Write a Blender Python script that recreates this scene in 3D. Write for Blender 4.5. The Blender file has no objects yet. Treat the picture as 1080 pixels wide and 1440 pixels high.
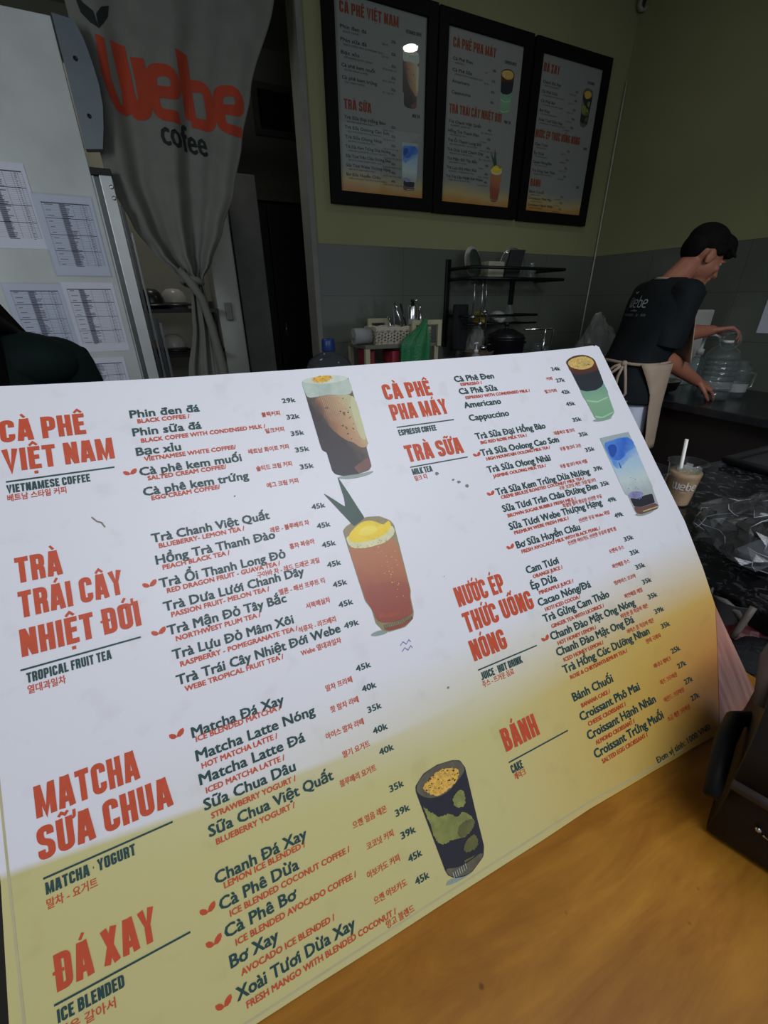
import bpy, bmesh, math, random, unicodedata
import numpy as np
from mathutils import Vector, Matrix
from mathutils.bvhtree import BVHTree
random.seed(7)
sc = bpy.context.scene
COL = sc.collection
PI = math.pi

# ------------------------------------------------------------------ camera, world, lights, exposure
CAM_H = 1.30
F_PX = 591.76
CAM_M = np.array([[0.90103044, -0.4336851, -0.00783436],
                  [-0.19908311, -0.39743613, -0.89577365],
                  [0.38537003, 0.80867902, -0.44444143]])   # rows: image right, image down, forward
cam = bpy.data.cameras.new('camera')
cam.sensor_fit = 'VERTICAL'
cam.sensor_height = 36.0
cam.lens = F_PX / 1440 * 36
cam.clip_start = 0.01
cam_o = bpy.data.objects.new('camera', cam)
COL.objects.link(cam_o)
r_, d_, f_ = CAM_M
cam_o.matrix_world = Matrix(((r_[0], -d_[0], -f_[0], 0), (r_[1], -d_[1], -f_[1], 0), (r_[2], -d_[2], -f_[2], CAM_H), (0, 0, 0, 1)))
sc.camera = cam_o

sc.view_settings.view_transform = 'Standard'
sc.view_settings.look = 'None'
sc.view_settings.gamma = 1
sc.view_settings.exposure = 0.2
sc.cycles.use_denoising = True
sc.cycles.max_bounces = 6
sc.cycles.transparent_max_bounces = 12
sc.cycles.caustics_reflective = False
sc.cycles.caustics_refractive = False

w = bpy.data.worlds.new('overcast')
sc.world = w
w.use_nodes = True
w.node_tree.nodes['Background'].inputs[0].default_value = (0.75, 0.85, 1.0, 1)
w.node_tree.nodes['Background'].inputs[1].default_value = 0.32

def area(name, loc, target, sx, sy, power, col, spread=180):
    l = bpy.data.lights.new(name, 'AREA')
    l.shape = 'RECTANGLE'; l.size = sx; l.size_y = sy; l.energy = power; l.color = col; l.spread = math.radians(spread)
    o = bpy.data.objects.new(name, l)
    o.location = loc
    o.rotation_euler = (Vector(target) - Vector(loc)).to_track_quat('-Z', 'Y').to_euler()
    COL.objects.link(o)
    return o
area('street_daylight', (0.22, -0.25, 1.95), (0.15, 0.25, 1.1), 0.8, 0.4, 3.3, (0.93, 0.94, 1.0), 150)
area('side_daylight', (-1.7, 0.35, 2.0), (-0.7, 2.5, 1.5), 0.6, 0.9, 5.0, (0.88, 0.95, 1.0), 120)
area('service_fill', (1.2, -0.75, 2.2), (1.95, 1.15, 0.7), 0.7, 0.4, 3.8, (0.94, 0.96, 1.0), 70)  # unseen fill light added to brighten the barista, bottle and granite
area('back_room_lamp', (0.15, 2.95, 2.6), (0.15, 3.0, 0.0), .3, .2, 1.6, (1.0, .97, .90), 160)
LAMP_POS = (2.018, 1.737, 2.955)

# ------------------------------------------------------------------ helpers
def ray(x, y):
    return CAM_M.T @ np.array([(x - 540) / F_PX, (y - 720) / F_PX, 1.0])
def atY(x, y, Y):
    r = ray(x, y); p = r * Y / r[1]; return Vector((p[0], p[1], p[2] + CAM_H))
def atX(x, y, X):
    r = ray(x, y); p = r * X / r[0]; return Vector((p[0], p[1], p[2] + CAM_H))
def atZ(x, y, z):
    r = ray(x, y); p = r * (z - CAM_H) / r[2]; return Vector((p[0], p[1], z))

def srgb(c):
    return tuple(((v / 255) / 12.92 if v <= 10 else (((v / 255) + .055) / 1.055) ** 2.4) for v in c)

MATS = {}
def mat(name, col, rough=0.55, metal=0.0, var=0.12, scale=14.0, spec=0.5, bump=0.0, coat=0.0, trans=0.0, alpha=1.0, emit=0.0, stretch=None, col2=None, detail=3.0):
    """procedural principled material: colour broken up by noise in object space"""
    if name in MATS: return MATS[name]
    m = bpy.data.materials.new(name); m.use_nodes = True
    nt = m.node_tree; N = nt.nodes; L = nt.links
    b = N['Principled BSDF']
    b.inputs['Roughness'].default_value = rough
    b.inputs['Metallic'].default_value = metal
    b.inputs['Specular IOR Level'].default_value = spec
    b.inputs['Coat Weight'].default_value = coat
    b.inputs['Transmission Weight'].default_value = trans
    b.inputs['Alpha'].default_value = alpha
    c = srgb(col)
    tc = N.new('ShaderNodeTexCoord'); mp = N.new('ShaderNodeMapping'); L.new(tc.outputs['Object'], mp.inputs[0])
    if stretch: mp.inputs['Scale'].default_value = stretch
    nz = N.new('ShaderNodeTexNoise'); nz.inputs['Scale'].default_value = scale; nz.inputs['Detail'].default_value = detail
    L.new(mp.outputs[0], nz.inputs['Vector'])
    rp = N.new('ShaderNodeValToRGB')
    rp.color_ramp.elements[0].position = 0.3; rp.color_ramp.elements[1].position = 0.7
    lo = srgb(col2) if col2 else tuple(v * (1 - var) for v in c)
    hi = c if col2 else tuple(min(1, v * (1 + var)) for v in c)
    rp.color_ramp.elements[0].color = (*lo, 1); rp.color_ramp.elements[1].color = (*hi, 1)
    L.new(nz.outputs['Fac'], rp.inputs[0]); L.new(rp.outputs[0], b.inputs['Base Color'])
    if bump:
        bp_ = N.new('ShaderNodeBump'); bp_.inputs['Strength'].default_value = bump; bp_.inputs['Distance'].default_value = 0.004
        L.new(nz.outputs['Fac'], bp_.inputs['Height']); L.new(bp_.outputs[0], b.inputs['Normal'])
    if emit:
        b.inputs['Emission Color'].default_value = (1, .97, .9, 1); b.inputs['Emission Strength'].default_value = emit
    MATS[name] = m
    return m

def film(name, tint=(235, 240, 240), ior=1.35, haze=0.04, rough=0.08, bump=0.0, scale=30, ramp=None):
    """thin clear plastic or glass: see-through, with mirror gloss by Fresnel and a little milky haze"""
    if name in MATS: return MATS[name]
    m = bpy.data.materials.new(name); m.use_nodes = True
    nt = m.node_tree; N = nt.nodes; L = nt.links
    N.remove(N['Principled BSDF'])
    tr = N.new('ShaderNodeBsdfTransparent'); tr.inputs[0].default_value = (*srgb(tint), 1)
    gl = N.new('ShaderNodeBsdfGlossy'); gl.inputs['Roughness'].default_value = rough
    df = N.new('ShaderNodeBsdfDiffuse'); df.inputs[0].default_value = (.8, .82, .82, 1)
    lw = N.new('ShaderNodeLayerWeight'); lw.inputs['Blend'].default_value = .5
    pw = N.new('ShaderNodeMath'); pw.operation = 'POWER'; pw.inputs[1].default_value = 4.0; L.new(lw.outputs['Facing'], pw.inputs[0])
    fr = N.new('ShaderNodeMath'); fr.operation = 'MULTIPLY_ADD'; fr.inputs[1].default_value = .65; fr.inputs[2].default_value = ((ior - 1) / (ior + 1)) ** 2; L.new(pw.outputs[0], fr.inputs[0])
    m1 = N.new('ShaderNodeMixShader'); m1.inputs[0].default_value = haze
    m2 = N.new('ShaderNodeMixShader')
    L.new(tr.outputs[0], m1.inputs[1]); L.new(df.outputs[0], m1.inputs[2])
    L.new(fr.outputs[0], m2.inputs[0]); L.new(m1.outputs[0], m2.inputs[1]); L.new(gl.outputs[0], m2.inputs[2])
    L.new(m2.outputs[0], N['Material Output'].inputs[0])
    if bump:
        tc = N.new('ShaderNodeTexCoord')
        nz = N.new('ShaderNodeTexNoise'); nz.inputs['Scale'].default_value = scale
        L.new(tc.outputs['Object'], nz.inputs['Vector'])
        b = N.new('ShaderNodeBump'); b.inputs['Strength'].default_value = bump; b.inputs['Distance'].default_value = .01
        L.new(nz.outputs['Fac'], b.inputs['Height']); L.new(b.outputs[0], gl.inputs['Normal']); L.new(b.outputs[0], lw.inputs['Normal'])
    MATS[name] = m
    return m

class MB:
    """collects geometry for ONE mesh object"""
    def __init__(s): s.v = []; s.f = []; s.mi = []; s.cur = 0; s.sm = []
    def add(s, vs, fs, smooth=False):
        b = len(s.v); s.v += [tuple(v) for v in vs]
        for f in fs: s.f.append(tuple(b + i for i in f)); s.mi.append(s.cur); s.sm.append(smooth)
        return s
    def box(s, a, b, bev=0.0):
        x0, y0, z0 = [min(p, q) for p, q in zip(a, b)]; x1, y1, z1 = [max(p, q) for p, q in zip(a, b)]
        if bev:
            bm = bmesh.new(); bmesh.ops.create_cube(bm, size=1)
            for v in bm.verts: v.co = Vector(((x0 + x1) / 2 + v.co.x * (x1 - x0), (y0 + y1) / 2 + v.co.y * (y1 - y0), (z0 + z1) / 2 + v.co.z * (z1 - z0)))
            bmesh.ops.bevel(bm, geom=bm.edges[:], offset=bev, segments=2, affect='EDGES', profile=.6)
            return s.bm(bm)
        return s.add([(x0, y0, z0), (x1, y0, z0), (x1, y1, z0), (x0, y1, z0), (x0, y0, z1), (x1, y0, z1), (x1, y1, z1), (x0, y1, z1)],
                     [(0, 3, 2, 1), (4, 5, 6, 7), (0, 1, 5, 4), (1, 2, 6, 5), (2, 3, 7, 6), (3, 0, 4, 7)])
    def bm(s, bm, smooth=False):
        bm.verts.ensure_lookup_table(); bm.verts.index_update()
        s.add([v.co[:] for v in bm.verts], [[v.index for v in f.verts] for f in bm.faces], smooth); bm.free(); return s
    def obox(s, c, ax, ay, az):
        c, ax, ay, az = Vector(c), Vector(ax), Vector(ay), Vector(az)
        vs = [c + i * ax + j * ay + k * az for k in (-1, 1) for j in (-1, 1) for i in (-1, 1)]
        return s.add(vs, [(0, 2, 3, 1), (4, 5, 7, 6), (0, 1, 5, 4), (1, 3, 7, 5), (3, 2, 6, 7), (2, 0, 4, 6)])
    def lathe(s, prof, c=(0, 0, 0), n=32, axis=None, ax2=None, cap=True):
        """prof: list of (r, h) along axis"""
        A = Vector(axis or (0, 0, 1)).normalized()
        X = A.orthogonal().normalized() if ax2 is None else Vector(ax2).normalized()
        Y = A.cross(X); c = Vector(c); vs = []
        for r, h in prof:
            for i in range(n):
                t = 2 * PI * i / n; vs.append(c + A * h + X * (r * math.cos(t)) + Y * (r * math.sin(t)))
        fs = []
        for k in range(len(prof) - 1):
            for i in range(n):
                j = (i + 1) % n; fs.append((k * n + i, k * n + j, (k + 1) * n + j, (k + 1) * n + i))
        s.add(vs, fs, True)
        if cap:
            b = len(s.v) - len(vs)
            for k, rev in ((0, True), (len(prof) - 1, False)):
                if prof[k][0] > 1e-5:
                    ring = [b + k * n + i for i in range(n)]
                    s.f.append(tuple(ring[::-1] if rev else ring)); s.mi.append(s.cur); s.sm.append(False)
        return s
    def cyl(s, p0, p1, r0, r1=None, n=16):
        p0, p1 = Vector(p0), Vector(p1); d = p1 - p0
        return s.lathe([(r0, 0), (r0 if r1 is None else r1, d.length)], p0, n, d)
    def tube(s, pts, r, n=8, closed=False, flat=None):
        """swept circle along pts; flat=(axis,width ratio) squashes into a ribbon"""
        P = [Vector(p) for p in pts]; m = len(P); rr = r if isinstance(r, (list, tuple)) else [r] * m
        vs = []; up = None
        for i in range(m):
            t = ((P[(i + 1) % m] if (closed or i < m - 1) else P[i]) - (P[i - 1] if (closed or i > 0) else P[i])).normalized()
            if up is None: up = t.orthogonal().normalized()
            up = (up - t * up.dot(t)); up = up.normalized() if up.length > 1e-6 else t.orthogonal().normalized()
            sd = t.cross(up)
            for k in range(n):
                a = 2 * PI * k / n; o = up * math.cos(a) + sd * math.sin(a)
                if flat: o = o - Vector(flat) * o.dot(Vector(flat)) * .82
                vs.append(P[i] + o * rr[i])
        fs = []
        for i in range(m if closed else m - 1):
            for k in range(n):
                j = (k + 1) % n; q = (i + 1) % m; fs.append((i * n + k, i * n + j, q * n + j, q * n + k))
        if not closed: fs += [tuple(range(n))[::-1], tuple((m - 1) * n + k for k in range(n))]
        return s.add(vs, fs, True)
    def ell(s, c, rad, rot=None, nu=20, nv=12):
        c = Vector(c); vs = []; fs = []
        R = rot or Matrix.Identity(3)
        for j in range(1, nv):
            a = PI * j / nv
            for i in range(nu):
                b = 2 * PI * i / nu
                vs.append(c + R @ Vector((rad[0] * math.sin(a) * math.cos(b), rad[1] * math.sin(a) * math.sin(b), rad[2] * math.cos(a))))
        vs += [c + R @ Vector((0, 0, rad[2])), c + R @ Vector((0, 0, -rad[2]))]
        T, B = len(vs) - 2, len(vs) - 1
        for j in range(nv - 2):
            for i in range(nu):
                k = (i + 1) % nu; fs.append((j * nu + i, (j + 1) * nu + i, (j + 1) * nu + k, j * nu + k))
        for i in range(nu):
            k = (i + 1) % nu; fs.append((T, i, k)); fs.append((B, (nv - 2) * nu + k, (nv - 2) * nu + i))
        return s.add(vs, fs, True)
    def cap(s, p0, p1, r0, r1, n=14):
        p0, p1 = Vector(p0), Vector(p1); d = p1 - p0; L = d.length
        pr = [(r0 * math.sin(a), -r0 * math.cos(a)) for a in np.linspace(0.02, PI / 2, 6)] + [(r1 * math.cos(a), L + r1 * math.sin(a)) for a in np.linspace(0, PI / 2 - .02, 6)]
        return s.lathe(pr, p0, n, d)
    def grid(s, rows, closed=False, smooth=True):
        n = len(rows[0]); vs = [p for r in rows for p in r]; fs = []
        for j in range(len(rows) - 1):
            for i in range(n if closed else n - 1):
                k = (i + 1) % n; fs.append((j * n + i, j * n + k, (j + 1) * n + k, (j + 1) * n + i))
        return s.add(vs, fs, smooth)
    def prism(s, poly, fn, h0, h1):
        """poly of 2D points through fn(u, v, h) -> 3D, from h0 to h1"""
        n = len(poly); vs = [fn(u, v, h0) for u, v in poly] + [fn(u, v, h1) for u, v in poly]
        fs = [tuple(range(n))[::-1], tuple(range(n, 2 * n))] + [(i, (i + 1) % n, n + (i + 1) % n, n + i) for i in range(n)]
        return s.add(vs, fs)
    def flat(s, poly, fn, h):
        return s.add([fn(u, v, h) for u, v in poly], [tuple(range(len(poly)))])

def make(name, mb, mats, base=(0, 0, 0), solid=0.0, sub=0, recalc=False):
    me = bpy.data.meshes.new(name)
    bx, by, bz = base
    me.from_pydata([(x - bx, y - by, z - bz) for x, y, z in mb.v], [], mb.f)
    for m in (mats if isinstance(mats, (list, tuple)) else [mats]): me.materials.append(m)
    me.polygons.foreach_set('material_index', mb.mi)
    me.polygons.foreach_set('use_smooth', mb.sm)
    me.update()
    if recalc:
        bm = bmesh.new(); bm.from_mesh(me); bmesh.ops.recalc_face_normals(bm, faces=bm.faces[:]); bm.to_mesh(me); bm.free()
    o = bpy.data.objects.new(name, me); COL.objects.link(o)
    if solid:
        md = o.modifiers.new('thickness', 'SOLIDIFY'); md.thickness = solid; md.offset = 0
    if sub:
        md = o.modifiers.new('smooth', 'SUBSURF'); md.levels = sub; md.render_levels = sub
    return o

def tag(o, label=None, cat=None, group=None, kind=None):
    if label: o['label'] = label
    if cat: o['category'] = cat
    if group: o['group'] = group
    if kind: o['kind'] = kind
    return o
def thing(name, label, cat, loc, group=None):
    o = bpy.data.objects.new(name, None); o.empty_display_size = .05; COL.objects.link(o); o.location = loc
    return tag(o, label, cat, group)
def wloc(o):
    p = Vector(o.location)
    while o.parent: o = o.parent; p += Vector(o.location)
    return p
def part(name, mb, mats, parent, label=None, **k):
    b = wloc(parent)
    o = make(name, mb, mats, b, **k); o.parent = parent
    if label: o['label'] = label
    return o
def solo(name, mb, mats, label, cat, group=None, base=None, **k):
    if base is None:
        a = np.array(mb.v); base = ((a[:, 0].min() + a[:, 0].max()) / 2, (a[:, 1].min() + a[:, 1].max()) / 2, a[:, 2].min())
    o = make(name, mb, mats, base, **k); o.location = base
    return tag(o, label, cat, group)
def struct(name, mb, mats, **k):
    return tag(make(name, mb, mats, **k), kind='structure')
def copy_thing(o, loc, label=None, group=None):
    c = o.copy(); COL.objects.link(c); c.location = loc
    if label: c['label'] = label
    if group: c['group'] = group
    for ch in o.children:
        d = ch.copy(); COL.objects.link(d); d.parent = c
        for g in ch.children:
            e = g.copy(); COL.objects.link(e); e.parent = d
    return c

# ------------------------------------------------------------------ lettering
_TC = {}
def glyphs(s):
    """outline text of the built-in font as (verts Nx2, faces); cached"""
    if s in _TC: return _TC[s]
    c = bpy.data.curves.new('lettering', 'FONT'); c.body = s; c.resolution_u = 2
    o = bpy.data.objects.new('lettering', c); COL.objects.link(o)
    dg = bpy.context.evaluated_depsgraph_get(); dg.update()
    ev = o.evaluated_get(dg); me = ev.to_mesh()
    v = np.array([x.co[:2] for x in me.vertices]); f = [tuple(p.vertices) for p in me.polygons]
    ev.to_mesh_clear()
    bpy.data.objects.remove(o); bpy.data.curves.remove(c)
    _TC[s] = (v, f); return _TC[s]

def split_marks(s):
    """the barred D and the horned o are drawn as plain letters plus a stroke"""
    out = ''; bars = []; horns = []
    for ch in s:
        if ch in 'Đđ': bars.append(len(out)); out += 'D' if ch == 'Đ' else 'd'; continue
        d = unicodedata.normalize('NFD', ch)
        if d[0] in 'oO' and '\u031b' in d: horns.append(len(out)); d = d.replace('\u031b', ''); ch = unicodedata.normalize('NFC', d)
        out += ch
    return out, bars, horns
def span(s, i):
    """left and right edge of letter i of s"""
    base = unicodedata.normalize('NFD', s[i])[0]
    w_ = glyphs(base)[0]; wd = w_[:, 0].max() - w_[:, 0].min()
    r = glyphs(s[:i] + base)[0][:, 0].max()
    return r - wd, r

def put_text(mb, s, u, v, fn, cap, width=None, h=0.0, bold=0.0, capbase=0.682):
    """text with its baseline start at (u, v); cap height in the surface's units, stretched to width"""
    plain, bars, horns = split_marks(s)
    V, Fc = glyphs(plain)
    k = cap / capbase
    x0, x1 = V[:, 0].min(), V[:, 0].max()
    kx = width / (x1 - x0) if width else k
    extra = []
    for i in bars:
        a0, a1 = span(plain, i); up = plain[i] == 'D'
        extra.append(ribbon([(a0 - .06, .35), (a0 + .36, .35)] if up else [(a1 - .30, .60), (a1 + .09, .60)], .075 + bold * .9))
    for i in horns:
        a0, a1 = span(plain, i); extra.append(ribbon(_round([(a1 - .10, .40), (a1 + .03, .42), (a1 + .05, .56)], .06), .075 + bold * .9))
    for vs, fs in extra: mb.add([fn(u + (x - x0) * kx, v + y * k, h + 8e-5) for x, y in vs], fs)
    offs = [(0, 0)] if not bold else [(-bold, -bold * .6), (bold, -bold * .6), (-bold, bold * .6), (bold, bold * .6)]
    for i, (dx, dy) in enumerate(offs):
        mb.add([fn(u + (x - x0) * kx + dx * cap, v + y * k + dy * cap, h + i * 1.5e-5) for x, y in V], Fc)

def _round(pts, r, n=5):
    out = [pts[0]]
    for i in range(1, len(pts) - 1):
        p, a, b = Vector(pts[i]), Vector(pts[i - 1]), Vector(pts[i + 1])
        da, db = (a - p), (b - p); q = min(r, da.length * .5, db.length * .5)
        s0, s1 = p + da.normalized() * q, p + db.normalized() * q
        for t in np.linspace(0, 1, n): out.append(tuple(s0 * (1 - t) ** 2 + p * 2 * t * (1 - t) + s1 * t ** 2))
    out.append(pts[-1]); return out

def ribbon(pts, t):
    """flat stroke of width t along 2D pts -> (verts, quads)"""
    P = [Vector(p) for p in pts]; P = [P[0]] + [b for a, b in zip(P, P[1:]) if (b - a).length > 1e-4]; n = len(P); vs = []
    for i in range(n):
        a = (P[i] - P[i - 1]).normalized() if i else None
        b = (P[i + 1] - P[i]).normalized() if i < n - 1 else None
        if a is None: a = b
        if b is None: b = a
        m = (a + b); m = m.normalized() if m.length > 1e-6 else a
        nn = Vector((-m.y, m.x)); k = 1 / max(.5, nn.dot(Vector((-a.y, a.x))))
        vs += [tuple(P[i] + nn * t / 2 * k), tuple(P[i] - nn * t / 2 * k)]
    return vs, [(2 * i, 2 * i + 1, 2 * i + 3, 2 * i + 2) for i in range(n - 1)]

T_ = .185
def _condensed():
    t = T_; h = t / 2; W = .44; x0, x1, y0, y1 = h, W - h, h, 1 - h; xm = W / 2
    G = {}
    def g(c, w, *st): G[c] = (w, st)
    bowl = lambda ya, yb, xe=x1: _round([(x0, ya), (xe, ya), (xe, yb), (x0, yb)], .13)
    g('A', .48, [(h * .9, 0), (.24 - .045, 1)], [(.48 - h * .9, 0), (.24 + .045, 1)], [(.13, .26), (.35, .26)])
    g('B', W, [(x0, 0), (x0, 1)], bowl(y1, .54, x1 - .01), bowl(.50, y0))
    g('C', W, _round([(x1, .66), (x1, y1), (x0, y1), (x0, y0), (x1, y0), (x1, .34)], .15))
    g('D', W, [(x0, 0), (x0, 1)], bowl(y1, y0))
    g('E', .38, [(x0, 0), (x0, 1)], [(x0, y1), (.38, y1)], [(x0, .52), (.34, .52)], [(x0, y0), (.38, y0)])
    g('F', .37, [(x0, 0), (x0, 1)], [(x0, y1), (.37, y1)], [(x0, .5), (.33, .5)])
    g('G', W, _round([(x1, .68), (x1, y1), (x0, y1), (x0, y0), (x1, y0), (x1, .46)], .15), [(xm, .46), (W, .46)])
    g('H', W, [(x0, 0), (x0, 1)], [(x1, 0), (x1, 1)], [(x0, .5), (x1, .5)])
    g('I', t, [(h, 0), (h, 1)])
    g('J', .36, _round([(.36 - h, 1), (.36 - h, y0), (.0, y0)], .15))
    g('K', .46, [(x0, 0), (x0, 1)], [(x0 + .04, .38), (.40, 1)], [(.19, .56), (.42, 0)])
    g('L', .37, [(x0, 0), (x0, 1)], [(x0, y0), (.37, y0)])
    g('M', .60, [(x0, 0), (x0, 1)], [(.60 - h, 0), (.60 - h, 1)], [(h + .02, .97), (.30, .1), (.60 - h - .02, .97)])
    g('N', .46, [(x0, 0), (x0, 1)], [(.46 - h, 0), (.46 - h, 1)], [(h, .97), (.46 - h, .03)])
    g('O', W, _round([(xm, y1), (x0, y1), (x0, y0), (x1, y0), (x1, y1), (xm, y1)], .15))
    g('P', W, [(x0, 0), (x0, 1)], bowl(y1, .43))
    g('R', W, [(x0, 0), (x0, 1)], bowl(y1, .50), _round([(xm - .02, .48), (x1 - .01, .44), (x1, 0)], .1))
    g('S', W, _round([(x1, .70), (x1, y1), (x0, y1), (x0, .56), (x1, .44), (x1, y0), (x0, y0), (x0, .30)], .13))
    g('T', .42, [(.21, 0), (.21, 1)], [(0, y1), (.42, y1)])
    g('U', W, _round([(x0, 1), (x0, y0), (x1, y0), (x1, 1)], .15))
    g('V', .46, [(h * .8, 1), (.23, .06), (.46 - h * .8, 1)])
    g('W', .66, [(h * .8, 1), (.2, .06), (.33, .9), (.46, .06), (.66 - h * .8, 1)])
    g('X', .47, [(h, 0), (.47 - h, 1)], [(h, 1), (.47 - h, 0)])
    g('Y', .46, [(h * .8, 1), (.23, .44), (.46 - h * .8, 1)], [(.23, 0), (.23, .48)])
    g('·', .10, [(.02, .5), (.08, .5)])
    g('-', .2, [(0, .45), (.2, .45)])
    return G
CG = _condensed()
MARKS = {'\u0301': [[(-.03, 1.06), (.07, 1.22)]], '\u0300': [[(.03, 1.06), (-.07, 1.22)]], '\u0302': [[(-.12, 1.06), (0, 1.2), (.12, 1.06)]],
         '\u0303': [[(-.13, 1.08), (-.05, 1.17), (.05, 1.09), (.13, 1.18)]], '\u0309': [[(-.05, 1.22), (.05, 1.2), (.0, 1.07)]], '\u0323': [[(-.06, -.16), (.06, -.16)]]}
def put_condensed(mb, s, u, v, fn, cap, width=None, h=0.0, gap=.065):
    items = []; x = 0
    for ch in s:
        if ch == ' ': x += .2; continue
        dbar = ch in 'Đđ'
        dec = unicodedata.normalize('NFD', 'D' if dbar else ch)
        wd, st = CG[dec[0]]
        for k in st: items.append(([(x + a, b) for a, b in k], T_))
        if dbar: items.append(([(x - .06, .52), (x + .24, .52)], .09))
        up = 0; cx = x + wd / 2
        for mk in dec[1:]:
            if mk == '\u031b':
                items.append((_round([(x + wd - .1, 1 - T_ / 2), (x + wd + .06, 1 - T_ / 2), (x + wd + .07, 1.14)], .05), .085)); continue
            sh = up if mk != '\u0323' else 0
            dx = .12 if (sh and mk != '\u0303') else 0
            for k in MARKS[mk]: items.append(([(cx + a + dx, b + sh) for a, b in k], .12 if mk == '\u0323' else .085))
            if mk == '\u0302': up = .07
        x += wd + gap
    x -= gap
    kx = (width / x) if width else cap
    for i, (pts, t) in enumerate(items):
        vs, fs = ribbon(pts, t)
        mb.add([fn(u + a * kx, v + b * cap, h + (i % 7) * 1.2e-5) for a, b in vs], fs)

def put_leaf(mb, u, v, fn, s, h=0.0):
    """two little pointed leaves, the mark beside a recommended drink"""
    for a0, L in ((148, 1.0), (40, 1.15)):
        a = math.radians(a0); d = (math.cos(a), math.sin(a)); n = (-d[1], d[0]); sg = 1 if a0 > 90 else -1
        pts = [(u + s * (d[0] * L * q + n[0] * L * w_ * sg), v + s * (d[1] * L * q + n[1] * L * w_ * sg)) for q, w_ in ((0, 0), (.2, .24), (.55, .32), (.85, .2), (1, -.05), (.75, -.22), (.4, -.24), (.15, -.14))]
        mb.flat(pts, fn, h)

# stroke lettering of the shop's wordmark: unit x-height letters
def wordmark(mb, fn, h=0.0, t=.17, leaves=True):
    W1 = _round([(0.06, 1.28), (.0, .5), (.14, .0), (.34, .02), (.42, .5), (.44, 1.3)], .22, 7)
    W2 = _round([(.44, 1.3), (.46, .3), (.58, .0), (.80, .05), (.86, .5), (.84, 1.12)], .22, 7)
    E1 = _round([(1.12, .52), (1.70, .52), (1.70, .98), (1.10, .98), (1.08, .02), (1.66, .04)], .3, 8)
    B1 = [(1.98, 1.5), (1.98, .1)]
    B2 = _round([(1.98, .86), (2.54, .95), (2.56, .02), (1.98, .08)], .3, 8)
    E2 = _round([(2.86, .52), (3.40, .52), (3.40, .98), (2.82, .98), (2.80, .02), (3.38, .04)], .3, 8)
    for i, (p, k) in enumerate(((W1, .75), (W2, 1.25), (E1, 1), (B1, 1.1), (B2, 1), (E2, 1))):
        vs, fs = ribbon(p, t * k); mb.add([fn(a, b, h + i * 2e-5) for a, b in vs], fs)

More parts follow.
